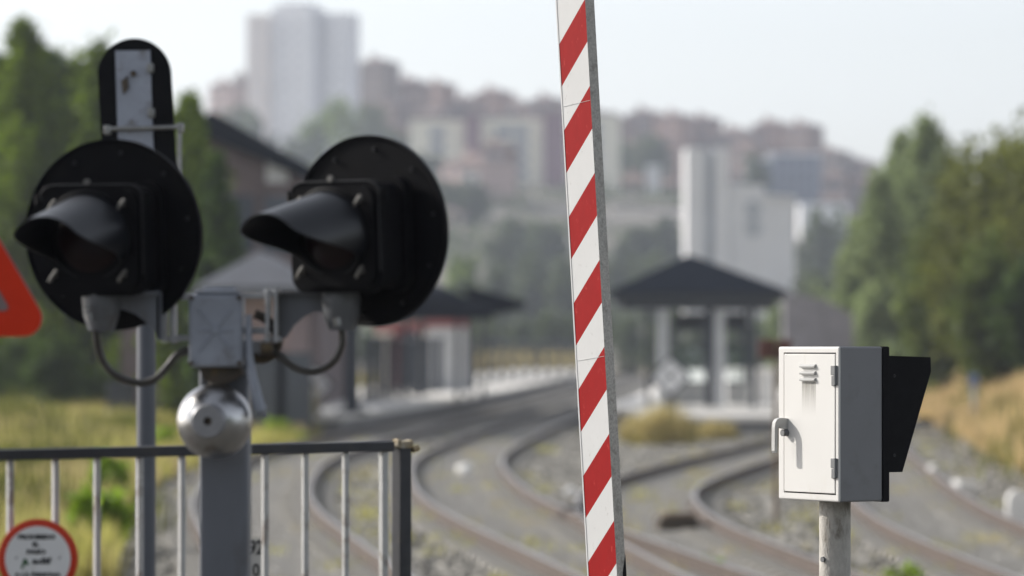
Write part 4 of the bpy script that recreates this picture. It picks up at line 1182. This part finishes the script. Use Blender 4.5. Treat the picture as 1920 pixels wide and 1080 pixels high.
# kiosk under the canopy
yk = 166
t = thing('platform_kiosk', (XP(800, yk), yk, .62), 'white kiosk with a red fascia and dark red doors under the left canopy', 'kiosk')
xa, xb, xc = XP(702, yk), XP(800, yk), XP(878, yk); zk = ZP(588, yk)
mb = MB(); mb.box(((xb + xc) / 2, yk + 1.5, (.62 + zk) / 2), (xc - xb, 3, zk - .62)); part(mb, 'wall', M['kiosk_wall'], t)
mb = MB(); mb.box(((xb + xc) / 2, yk - .05, ZP(602, yk)), (xc - xb + .1, .16, .5)); part(mb, 'fascia', M['band_red'], t)
mb = MB(); mb.box(((xa + xb) / 2, yk + 1.5, (.62 + ZP(618, yk)) / 2), (xb - xa - .05, 2.8, ZP(618, yk) - .62)); part(mb, 'side_wall', M['wall_pale'], t)
mb = MB(); mb.box(((xa + xb) / 2, yk + .06, ZP(612, yk)), (xb - xa, .3, .45)); part(mb, 'lintel', M['band_red'], t)
for px, mm in ((748, 'door_red'), (770, 'pane')):
    mb = MB(); mb.box((XP(px, yk), yk + .06, (.62 + ZP(622, yk)) / 2 + .1), (.55, .12, ZP(622, yk) - .8)); part(mb, 'door' if mm == 'door_red' else 'window', M[mm], t)
# dark column near (660, 560-760)
yy = 112
t = thing('lamp_column', (XP(660, yy), yy, .62), 'thick dark blue steel column on the left platform under the right lamp', 'column')
mb = MB(); mb.bevbox((XP(660, yy), yy, .66), (.9, .9, .1), .02); part(mb, 'base', M['steel_dark'], t)
mb = MB(); mb.bevbox((XP(660, yy), yy, (.7 + ZP(480, yy)) / 2), (.42, .42, ZP(480, yy) - .7), .03); part(mb, 'shaft', M['steel_dark'], t)
# fence on the platform's back edge
def fxy(k):
    y = 137 + 103 * k ** 1.25; return Vector((XP(690 + 392 * k, y), y, .62))
FH = 2.3
t = thing('platform_fence', fxy(0), 'tall dark fence of upright posts receding along the left platform', 'fence')
for k in np.linspace(0, 1, 19):
    q = fxy(float(k)); w_ = .36
    mb = MB(); mb.box((q.x, q.y, q.z + FH / 2), (w_, w_, FH)); part(mb, 'post', M['steel_dark'], t)
for zz in (.25, FH - .1):
    mb = MB(); mb.tube([fxy(float(k)) + Vector((0, 0, zz)) for k in np.linspace(0, 1, 30)], .05, 6, sub=1); part(mb, 'fence_rail', M['steel_dark'], t)
# diamond signs
def diamond(px, py, Y, zb_, half, label):
    x = XP(px, Y); zc = ZP(py, Y); h = half * Y / FPX
    t = thing('diamond_sign', (x, Y, zb_), label, 'sign', 'diamond signs on the platform ends')
    mb = MB(); mb.prism([(x - h, zc), (x, zc - h), (x + h, zc), (x, zc + h)], Y, Y + .03); p = part(mb, 'board', M['steel_dark'], t)
    h2 = h * .80
    mb = MB(); mb.prism([(x - h2, zc), (x, zc - h2), (x + h2, zc), (x, zc + h2)], Y - .01, Y - .002); p2 = part(mb, 'face', M['sign_white'], t)
    mb = MB(); h3 = h * .2; mb.prism([(x - h3, zc), (x, zc - h3), (x + h3, zc), (x, zc + h3)], Y - .016, Y - .011); part(mb, 'mark', M['ink'], t, p2)
    mb = MB(); mb.cyl((x, Y + .08, zb_), (x, Y + .08, zc + h * .4), .05, n=12); mb.prism([(x - .22, zb_), (x + .22, zb_), (x + .1, zc - h * .55), (x - .1, zc - h * .55)], Y + .035, Y + .12); part(mb, 'post', M['hinge'], t)
diamond(1257, 706, 109.5, .62, 41, 'diamond shaped white sign on a dark post in front of the shelter')
diamond(588, 722, 110, .62, 40, 'diamond shaped white sign below the right conduit loop')

# ------------------------------------------------------------------ island shelter
YS0 = 113.5; YS1 = 118.6
t = thing('platform_shelter', (XP(1312, YS0), YS0, .62), 'open platform shelter with a dark pyramid roof on slim columns', 'shelter')
x0, x1 = XP(1138, YS0), XP(1486, YS0); xm = XP(1300, YS0); ze = ZP(548, YS0); zr = ZP(477, YS0 + 2.5)
mb = MB()
e = [(x0, YS0, ze), (x1, YS0, ze), (x1, YS1, ze), (x0, YS1, ze)]; ap = (xm, (YS0 + YS1) / 2, zr)
mb.add(e + [ap], [(0, 1, 4), (1, 2, 4), (2, 3, 4), (3, 0, 4), (3, 2, 1, 0)])
rf = part(mb, 'roof', M['roof_dark'], t)
mb = MB(); mb.box(((x0 + x1) / 2, (YS0 + YS1) / 2, ze - .135), (x1 - x0 - .5, YS1 - YS0 - .5, .26)); mb.box(((x0 + x1) / 2, (YS0 + YS1) / 2, ze - .38), (x1 - x0 - 1.0, YS1 - YS0 - 1.0, .22))
part(mb, 'fascia', M['steel_dark'], t)
zc = ze - .49
for px, yy, w, mm in ((1215, YS1 - .6, .14, 'steel_dark'), (1243, YS0 + .7, .32, 'col_grey'), (1330, YS0 + .8, .26, 'steel_dark'), (1349, YS0 + .7, .30, 'col_grey'), (1412, YS0 + .9, .17, 'steel_dark'), (1398, YS1 - .6, .14, 'steel_dark')):
    mb = MB(); mb.bevbox((XP(px, yy), yy, (.76 + zc) / 2), (w, w, zc - .76), .015); part(mb, 'column', M[mm], t)
mb = MB(); mb.box(((x0 + x1) / 2, (YS0 + YS1) / 2, .69), (x1 - x0 - .1, YS1 - YS0 + .8, .135)); part(mb, 'slab', M['plat_top'], t)
for a, c, yy in ((1262, 1322, YS1 - .7), (1362, 1404, YS1 - .7)):
    xa, xb = XP(a, yy), XP(c, yy)
    mb = MB(); mb.box(((xa + xb) / 2, yy, 2.02), (xb - xa, .03, 1.1)); pn = part(mb, 'glass_panel', M['clear_glass'], t)
    mb = MB(); mb.box(((xa + xb) / 2, yy, 1.1), (xb - xa, .05, .66)); part(mb, 'lower_panel', M['plate'], t)
    mb = MB()
    for zz in (1.45, 2.59): mb.cut().box(((xa + xb) / 2, yy, zz), (xb - xa + .06, .08, .06))
    part(mb, 'panel_frame', M['steel_dark'], t, pn)
xa, xb = XP(1262, YS1 - .6), XP(1404, YS1 - .6)
mb = MB(); mb.box(((xa + xb) / 2, YS1 - .6, zc - .35), (xb - xa, .06, .5)); part(mb, 'transom_panel', M['steel_dark'], t)
for px, w, lab in ((1395, 52, 'low white wall block beside the shelter column'), (1438, 40, 'low white wall block just left of the cabinet')):
    yy = 124; x_ = XP(px, yy)
    t = thing('white_block', (x_, yy, .62), lab, 'block', 'white blocks behind the shelter')
    T_ = Matrix.Translation((x_, yy, 0)) @ Matrix.Rotation(R(-42), 4, 'Z')
    mb = MB(T_); mb.bevbox((0, 0, 1.2), (w * yy / FPX, .5, 1.16), .04); part(mb, 'body', M['trim_white'], t)
    mb = MB(T_); mb.bevbox((0, 0, 1.82), (w * yy / FPX + .08, .6, .08), .02); part(mb, 'coping', M['plat_top'], t)
# rubble wall right of the shelter
yy = 190
t = solo(MB().prism([(XP(1470, yy), -.2), (XP(1600, yy), -.2), (XP(1600, yy), ZP(590, yy)), (XP(1545, yy), ZP(560, yy)), (XP(1470, yy), ZP(548, yy))], yy, yy + 1.2), 'rubble_wall', M['stone_wall'], (XP(1535, yy), yy, 0), 'grey rubble wall between the shelter and the right poplars', 'wall')

# rusty signal post left of the cabinet
yy = 54; x_ = XP(1455, yy)
t = thing('rusty_signal', (x_, yy, 0), 'rust red old signal on a thin brown post seen left of the cabinet', 'signal')
mb = MB(); mb.cyl((x_, yy, 0), (x_, yy, ZP(660, yy)), .034, n=12); part(mb, 'post', M['rusty_post'], t)
mb = MB(); mb.bevbox((XP(1438, yy), yy - .02, ZP(654, yy)), (.24, .14, .27), .02); mb.cut(); mb.bevbox((XP(1470, yy), yy - .02, ZP(654, yy)), (.2, .14, .26), .02); part(mb, 'head', M['rusty_red'], t)
mb = MB(); mb.cyl((XP(1438, yy), yy - .09, ZP(654, yy)), (XP(1438, yy), yy - .15, ZP(654, yy)), .07, n=16); part(mb, 'lamp_hood', M['rusty_red'], t)

# trackside bits
def gnd(px, py): 
    Y = EYE * FPX / (py - HOR); return Y
def stone(px, py, w, h, label, name='white_stone', cat='stone'):
    Y = gnd(px, py); x = XP(px, Y); bm = bmesh.new(); bmesh.ops.create_icosphere(bm, subdivisions=2, radius=1)
    sx, sz = w * Y / FPX / 2, h * Y / FPX / 2
    vs = []
    for v in bm.verts:
        k = 1 + .18 * math.sin(v.co.x * 5 + px) * math.cos(v.co.y * 4) + random.uniform(-.05, .05)
        vs.append((x + v.co.x * sx * k, Y + v.co.y * sx * .8 * k, sz * .8 + v.co.z * sz * k + .02))
    mb = MB(); mb.add(vs, [[v.index for v in f.verts] for f in bm.faces], 0, True); bm.free()
    return solo(mb, name, M['white_paint'], (x, Y, 0), label, cat)
stone(873, 897, 36, 30, 'white painted stone lying between the middle rails')
stone(1070, 935, 30, 22, 'grey white stone left of the boom beside the rail')
Y = gnd(1812, 930); x_ = XP(1812, Y); z_ = ground_z(x_, Y)
mb = MB(Matrix.Translation((x_, Y, z_ + .14)) @ Matrix.Rotation(R(8), 4, 'Y') @ Matrix.Rotation(R(20), 4, 'Z')); mb.bevbox((0, 0, 0), (.46, .3, .2), .03)
solo(mb, 'white_marker', M['white_paint'], (x_, Y, z_), 'tilted white marker block in the ballast right of the last track', 'marker')
Y = gnd(1908, 990); x_ = XP(1910, Y); z_ = ground_z(x_, Y)
t = thing('kilometre_stone', (x_, Y, z_), 'white rounded marker stone at the right edge', 'marker stone')
mb = MB(); mb.prism([(x_ - .15, z_ - .1), (x_ + .15, z_ - .1), (x_ + .15, z_ + .38)] + [(x_ + .15 * math.cos(R(a)), z_ + .38 + .15 * math.sin(R(a))) for a in range(10, 180, 15)] + [(x_ - .15, z_ + .38)], Y, Y + .2); part(mb, 'stone', M['white_paint'], t)
mb = MB(); mb.bevbox((x_, Y + .1, z_ + .0), (.42, .34, .1), .02); part(mb, 'footing', M['plat_wall'], t)
Y = 112; x_ = XP(1826, Y); z_ = ground_z(x_, Y)
t = thing('marker_post', (x_, Y, z_), 'thin grey marker post with a blue top in the dry grass bank', 'post')
mb = MB(); mb.cyl((x_, Y, z_), (x_, Y, ZP(722, Y)), .07, n=10); part(mb, 'shaft', M['col_grey'], t)
mb = MB(); mb.bevbox((x_, Y, ZP(712, Y)), (.24, .16, .34), .02); part(mb, 'head', M['blue'], t)
def machine(px, py, w, label, lid, mm='rust_dark', yaw=0.2):
    Y = gnd(px, py); x = XP(px, Y); z = ground_z(x, Y) + .06
    t = thing('points_machine', (x, Y, z), label, 'points machine'); k = w * Y / FPX
    T = Matrix.Translation((x, Y, z)) @ Matrix.Rotation(yaw, 4, 'Z')
    mb = MB(T); mb.bevbox((0, 0, .11), (k, k * .6, .22), .025); part(mb, 'case', M[mm], t)
    mb = MB(T); mb.bevbox((k * .05, 0, .245), (k * .8, k * .5, .05), .015); part(mb, 'lid', M[lid], t)
    mb = MB(T); mb.tube([(k * .4, 0, .12), (k * .9, .05, .1), (k * 1.4, .1, .1)], .025, 8, sub=2); part(mb, 'rod', M['rust_dark'], t)
machine(1268, 1008, 75, 'dark rusty points machine at the rail joint right of the boom', 'rusty_post')
machine(1078, 992, 50, 'black points machine half hidden by the boom', 'black', 'black')
machine(1742, 800, 60, 'dark points machine with a yellow lid beside the cabinet hood', 'yellow', 'steel_dark')
Y = 70.5; x_ = trackD(Y) + .9; mb = MB(); mb.lathe([(0, .0), (.09, 0), (.1, .05), (.06, .12), (0, .13)], (x_, Y, .26), (0, 0, 1), 16)  # white disc put in for the blurred glint of a rail clip
solo(mb, 'rail_glint', M['white_paint'], (x_, Y, .2), 'small white disc standing in for a glint on the right hand rail', 'marker')

# ------------------------------------------------------------------ town on the hill
WIN = {}
def win_mesh(w, h, key):
    if (w, h, key) not in WIN:
        mb = MB(); mb.box((0, 0, 0), (w, .2, h)); WIN[(w, h, key)] = mb.mesh('window', M[key])
    return WIN[(w, h, key)]
def windows(t, wall, x0, x1, y, z0, z1, nx_, nz_, w=1.2, h=1.5, key='pane'):
    me = win_mesh(w, h, key)
    for i in range(nx_):
        for j in range(nz_):
            o = bpy.data.objects.new('window', me); C.objects.link(o); o.parent = wall
            o.location = Vector((x0 + (x1 - x0) * (i + .5) / nx_, y - .04, z0 + (z1 - z0) * (j + .5) / nz_)) - t.location
def block(px0, px1, ytop, Y, m, label, roof='hip', depth=None, ybase=None, wn=(3, 3), name='apartment_block', cat='building', group=None, roofm='tile', key='pane', yawed=True):
    x0, x1 = XP(px0, Y), XP(px1, Y); zt = ZP(ytop, Y)
    d = depth or (x1 - x0) * .8
    yaw = 0
    if roof == 'hip' and yawed:
        yaw = random.uniform(30, 48); k = 1.22 * (x1 - x0) / (math.cos(R(yaw)) + .9 * math.sin(R(yaw))); xc = (x0 + x1) / 2
        x0, x1 = xc - k / 2, xc + k / 2; d = k * .9
    zb = min(ground_z((x0 + x1) / 2, Y), ground_z(x0, Y), ground_z(x1, Y), zt - 8) - 1.5
    t = thing(name, ((x0 + x1) / 2, Y, zb), label, cat, group)
    rh = (x1 - x0) * .2 if roof == 'hip' else 0
    mb = MB(); mb.box(((x0 + x1) / 2, Y + d / 2, (zb + zt - rh) / 2), (x1 - x0, d, zt - rh - zb)); wl = part(mb, 'wall', M[m], t)
    mb = MB()
    if roof == 'hip': hip_roof(mb, x0 - .5, x1 + .5, Y - .5, Y + d + .5, zt - rh + .02, zt)
    else: mb.box(((x0 + x1) / 2, Y + d / 2, zt + .2), (x1 - x0 + .3, d + .3, .4))
    rf = part(mb, 'roof', M[roofm], t)
    if roof == 'hip':
        mb = MB(); mb.box((x0 + (x1 - x0) * .3, Y + d * .45, zt - .1), (1.0, 1.0, 2.2)); part(mb, 'chimney', M[m], t, rf)
    if wn:
        zt2 = zt - rh - .6; zb2 = max(zb + 2, zt2 - wn[1] * 3.2)
        windows(t, wl, x0 + .6, x1 - .6, Y, zb2, zt2, wn[0], wn[1], key=key)
    if yaw:
        # turn the whole block on its own centre so that one front looks to the left
        a = -R(yaw); c = Vector((0, d / 2, 0)); c2 = Matrix.Rotation(a, 3, 'Z') @ c
        t.rotation_euler = (0, 0, a); t.location = t.location + c - c2
    return t, wl
G = 'brown brick blocks on the hilltop'
for a, c, yt, Y, m, lab in (
    (396, 452, 150, 1080, 'pinkF', 'small salmon house on the skyline left of the tower'),
    (440, 470, 138, 1110, 'brownC', 'dull brown house touching the tower on its left'),
    (676, 742, 106, 1040, 'brownC', 'tallest brown hilltop block, directly right of the tower'),
    (738, 800, 143, 1050, 'brownA', 'second brown hilltop block right of the tower'),
    (796, 850, 150, 1060, 'brownB', 'reddish hilltop block above the cream flats, left one'),
    (846, 905, 178, 1050, 'brownA', 'lower hilltop block in the dip above the cream flats'),
    (895, 958, 163, 1070, 'brownB', 'reddish hilltop block above the middle of the cream flats'),
    (952, 1008, 188, 1050, 'brownC', 'low dull hilltop block left of the boom'),
    (998, 1056, 177, 1060, 'brownA', 'brown hilltop block touching the boom on its left'),
    (1050, 1130, 195, 1080, 'brownC', 'brown hilltop block mostly hidden by the boom'),
    (1128, 1188, 214, 1050, 'brownA', 'brown hilltop block touching the boom on its right'),
    (1182, 1240, 202, 1060, 'brownC', 'hilltop block with the raised roof right of the boom'),
    (1236, 1300, 208, 1050, 'brownB', 'reddish hilltop block above the pale silo, left one'),
    (1294, 1350, 214, 1060, 'brownA', 'brown hilltop block above the pale silo tower'),
    (1342, 1424, 236, 1050, 'brownC', 'low dull hilltop block above the silo roof'),
    (1418, 1482, 222, 1060, 'brownB', 'reddish hilltop block second from the right end of the ridge'),
    (1476, 1540, 226, 1050, 'brownA', 'brown hilltop block at the right shoulder of the ridge'),
    (1534, 1592, 276, 1040, 'brownC', 'dull block stepping down right of the ridge shoulder'),
    (1584, 1648, 296, 1040, 'brownA', 'lowest brown block at the right end of the ridge')):
    block(a, c, yt, Y, m, lab, 'hip', wn=(3, 3), group=G)
G2 = 'brown blocks on the upper slope'
for a, c, yt, Y, m, lab in (
    (690, 770, 185, 985, 'brownA', 'brown slope block above the light green trees'),
    (765, 860, 195, 980, 'brownC', 'dull slope block behind the left end of the cream flats'),
    (855, 950, 205, 980, 'brownA', 'brown slope block behind the cream flats roofline'),
    (945, 1050, 208, 985, 'brownB', 'reddish slope block behind the right part of the cream flats'),
    (1160, 1225, 262, 940, 'brownC', 'dull slope block with dark trees, right of the boom'),
    (1228, 1292, 270, 930, 'brownB', 'reddish slope block just left of the silo tower'),
    (1370, 1445, 262, 960, 'brownA', 'brown slope block above the silo roof'),
    (1545, 1600, 322, 930, 'brownA', 'brown slope block left of the right poplars'),
    (1595, 1650, 336, 930, 'brownB', 'reddish slope block partly behind the right poplars')):
    block(a, c, yt, Y, m, lab, 'hip', wn=(4, 3), group=G2)
block(1445, 1540, 290, 900, 'slateF', 'slate blue flat roofed block right of the silo', 'flat', wn=(5, 4), roofm='tower_pale')
block(1400, 1450, 300, 880, 'slateF', 'narrow blue grey block above the silo roof slope', 'flat', wn=(2, 3), roofm='tower_pale')
for a, c, yt, Y, m, lab in ((1165, 1232, 325, 860, 'brownB', 'reddish block on the middle slope right of the boom'), (1232, 1292, 335, 850, 'brownA', 'brown block on the middle slope touching the silo tower'),
                            (1372, 1432, 318, 900, 'brownC', 'dull block on the middle slope above the silo hall'), (1540, 1600, 362, 860, 'brownC', 'dull block on the middle slope left of the right poplars'),
                            (700, 765, 225, 930, 'brownB', 'reddish block on the middle slope among the light green trees'), (905, 965, 262, 800, 'brownA', 'brown gabled block in front of the cream flats')):
    block(a, c, yt, Y, m, lab, 'hip', wn=(3, 3), group='brown blocks on the middle slope')
block(1212, 1238, 314, 845, 'trim_white', 'tiny bright white hut on the slope right of the boom', 'flat', wn=None, roofm='tower_pale', name='hillside_light_spot', cat='light spot')  # white block put in for a blurred bright spot on the slope
block(1145, 1215, 388, 760, 'wall_pale', 'low pale house on the slope right of the boom', 'flat', wn=(3, 1), roofm='tile')
block(1215, 1285, 392, 760, 'tower_beige', 'low beige house on the slope left of the silo', 'flat', wn=(3, 1), roofm='tile')
block(1500, 1590, 385, 740, 'tower_pale', 'low pale shed on the slope right of the silo', 'flat', wn=None, roofm='tower_pale')
# cream flats: stepped bays with plum strips
GF = 'cream flats on the slope'
for a, c, yt, m, lab in ((768, 872, 225, 'cream', 'left wing of the cream flats beside the hillside trees'), (872, 900, 218, 'purple', 'narrow plum coloured stair tower between the cream wings'), (900, 1020, 222, 'cream', 'broad middle wing of the cream flats'), (1020, 1060, 214, 'purple', 'plum coloured stair tower left of the boom'), (1060, 1162, 216, 'cream', 'right wing of the cream flats, crossed by the boom')):
    t, wl = block(a, c, yt, 840 if m == 'cream' else 838, m, lab, 'flat', depth=14, wn=None, roofm='tile', group=GF)
    if m == 'cream':
        x0, x1 = XP(a, 840), XP(c, 840); zt = ZP(yt, 840)
        windows(t, wl, x0 + 3.4, x1 - 3.4, 840, zt - 19, zt - 1.5, 2 if c - a > 110 else 1, 6, 3.2, 1.9, 'slateF')
block(838, 955, 285, 760, 'pinkF', 'salmon pink house with a hipped roof below the cream flats', 'hip', wn=(3, 3), name='hillside_house', cat='house', depth=10)
block(870, 900, 320, 752, 'wall_pale', 'narrow peach annex in front of the salmon house', 'flat', wn=(1, 2), name='hillside_house', cat='house', roofm='tile', depth=6)
block(835, 890, 390, 700, 'pinkF', 'low pink house below the salmon house', 'flat', wn=(2, 1), name='hillside_house', cat='house', roofm='tile', depth=7)
# tower
YT = 1000
t = thing('tower_block', (XP(565, YT), YT, 48), 'tall pale tower block with a raised grey core on the hilltop', 'tower block')
zb = 45
def slab(px0, px1, yt, y0, d, m, name='wing', bot=zb, turn=True):
    x0, x1 = XP(px0, YT), XP(px1, YT); zt = ZP(yt, YT); 
    yw = 20 if turn else 0; k = (x1 - x0) / (math.cos(R(yw)) + math.sin(R(yw))); d = k if turn else d
    mb = MB(Matrix.Translation(((x0 + x1) / 2, y0 + (x1 - x0) / 2 if turn else y0 + d / 2, (bot + zt) / 2)) @ Matrix.Rotation(-R(yw), 4, 'Z')); mb.box((0, 0, 0), (k if turn else x1 - x0, d, zt - bot)); return part(mb, name, M[m], t)
w1 = slab(462, 517, 27, YT, 16, 'tower_beige')
w2 = slab(508, 608, 12, YT - 2, 16, 'tower_pale', 'core')
w3 = slab(600, 672, 24, YT, 16, 'tower_pale')
slab(520, 592, 2, YT + 4, 8, 'tower_grey', 'roof_house')
slab(585, 604, 18, YT + 1, .3, 'tower_grey', 'recess_panel', turn=False)
slab(468, 668, 24, YT + 5, 6, 'tower_grey', 'rear_wall', turn=False)
x = XP(540, YT); mb = MB(); mb.cyl((x, YT + 8, ZP(2, YT)), (x, YT + 8, ZP(-22, YT)), .12, n=6); part(mb, 'antenna', M['hinge'], t)
zt = ZP(34, YT)
def tower_windows(wall, px0, px1, y0, key):
    # two columns of windows on each of the two turned fronts
    x0, x1 = XP(px0, YT), XP(px1, YT); cx_, cy_ = (x0 + x1) / 2, y0 + (x1 - x0) / 2; k = (x1 - x0) / (math.cos(R(20)) + math.sin(R(20)))
    me = win_mesh(1.4, 1.4, key)
    for ang in (-20, 70):
        Tm = Matrix.Translation((cx_, cy_, 0)) @ Matrix.Rotation(R(ang), 4, 'Z')
        for sx in (-.22, .22):
            for j_ in range(11):
                o = bpy.data.objects.new('window', me); C.objects.link(o); o.parent = wall
                q_ = Tm @ Vector((sx * k, -k / 2 - .04, zt - 2 - j_ * 3.1)); o.location = q_ - t.location; o.rotation_euler = (0, 0, R(ang))
tower_windows(w1, 462, 517, YT, 'tower_grey'); tower_windows(w2, 517, 600, YT - 2, 'tower_grey'); tower_windows(w3, 600, 672, YT, 'tower_grey')
# silo
YL = 430
t = thing('grain_silo', (XP(1385, YL), YL, 0), 'pale concrete silo with a tall tower and a lower stepped hall behind the shelter', 'silo')
def sbox(px0, px1, yt, y0, d, m, name):
    x0, x1 = XP(px0, YL), XP(px1, YL); zt = ZP(yt, YL); mb = MB(); mb.box(((x0 + x1) / 2, y0 + d / 2, (zt - 1) / 2), (x1 - x0, d, zt + 1)); return part(mb, name, M[m], t)
sbox(1287, 1322, 277, YL, 9, 'silo', 'tower'); sbox(1322, 1340, 280, YL + .8, 8, 'silo_recess_shade', 'recess'); sbox(1340, 1366, 277, YL, 9, 'silo', 'tower')
mb = MB(); mb.prism([(XP(1366, YL), -1), (XP(1491, YL), -1), (XP(1491, YL), ZP(376, YL)), (XP(1434, YL), ZP(372, YL)), (XP(1434, YL), ZP(347, YL)), (XP(1366, YL), ZP(345, YL))], YL + .5, YL + 12)
hall = part(mb, 'hall', M['silo'], t)
mb = MB(); mb.prism([(XP(1434.5, YL), ZP(371, YL)), (XP(1494, YL), ZP(375, YL)), (XP(1494, YL), ZP(368, YL)), (XP(1434.5, YL), ZP(364, YL))], YL + .1, YL + 12.4); part(mb, 'roof', M['silo'], t)
mb = MB()
for rr, zc_ in ((.95, 392), (.95, 426)):
    q = P(1413, zc_, YL); mb.lathe([(rr * .55, 0), (rr, 0), (rr, .12), (rr * .55, .12)], (q.x, YL + .36, q.z), (0, 1, 0), 28, closed=True)
q = P(1413, 409, YL); mb.box((q.x, YL + .42, q.z), (.5, .12, 4.2))
part(mb, 'emblem', M['emblem_grey'], t, hall)

# ------------------------------------------------------------------ sky, sun, haze, camera
SUN_AZ, SUN_EL = 113, 30          # degrees left of the direction back to the camera; height
sd = Vector((-math.sin(R(SUN_AZ)) * math.cos(R(SUN_EL)), -math.cos(R(SUN_AZ)) * math.cos(R(SUN_EL)), math.sin(R(SUN_EL))))
w = bpy.data.worlds.new('World'); S.world = w; w.use_nodes = True
nt = w.node_tree; bg = nt.nodes['Background']
sky = nt.nodes.new('ShaderNodeTexSky'); sky.sky_type = 'NISHITA'; sky.sun_disc = False
sky.sun_elevation = R(SUN_EL); sky.sun_rotation = math.atan2(sd.x, sd.y)
sky.altitude = 800; sky.air_density = 1.0; sky.dust_density = 3.4; sky.ozone_density = 1.0
hs = nt.nodes.new('ShaderNodeHueSaturation'); hs.inputs['Saturation'].default_value = 0.33
nt.links.new(sky.outputs['Color'], hs.inputs['Color']); nt.links.new(hs.outputs['Color'], bg.inputs['Color']); bg.inputs['Strength'].default_value = 0.13
sl = bpy.data.lights.new('Sun', 'SUN'); sl.energy = 3.05; sl.angle = R(0.5); sl.color = (1.0, 0.95, 0.88)
so = bpy.data.objects.new('Sun', sl); C.objects.link(so); so.rotation_euler = (-sd).to_track_quat('-Z', 'Y').to_euler(); so.location = sd * 60

hz = bpy.data.materials.new('haze'); hz.use_nodes = True; hn = hz.node_tree
for n in list(hn.nodes):
    if n.type == 'BSDF_PRINCIPLED': hn.nodes.remove(n)
pv = hn.nodes.new('ShaderNodeVolumePrincipled'); pv.inputs['Density'].default_value = 0.00026
pv.inputs['Color'].default_value = (0.78, 0.85, 1.0, 1); pv.inputs['Anisotropy'].default_value = 0.2
hn.links.new(pv.outputs['Volume'], hn.nodes['Material Output'].inputs['Volume'])
mb = MB(); mb.box((0, 783, 50), (1260, 1654, 108)); hb = solo(mb, 'haze', hz, (0, 790, -4), kind='stuff')
hb['label'] = 'pale air haze over the whole scene'

cam = bpy.data.cameras.new('Camera'); co = bpy.data.objects.new('Camera', cam); C.objects.link(co); S.camera = co
cam.sensor_width = 36; cam.lens = 135; cam.clip_start = .1; cam.clip_end = 6000
co.location = (0, 0, EYE); co.rotation_euler = (PI / 2, 0, 0)
cam.shift_y = (HOR - 540) / 1920
cam.dof.use_dof = True; cam.dof.focus_distance = 14.4; cam.dof.aperture_fstop = 2.25
S.view_settings.view_transform = 'Standard'; S.view_settings.look = 'None'; S.view_settings.exposure = 0.69; S.view_settings.gamma = 1
S.render.engine = 'CYCLES'; S.cycles.use_denoising = True; S.cycles.max_bounces = 6; S.cycles.volume_bounces = 1
S.cycles.transparent_max_bounces = 8
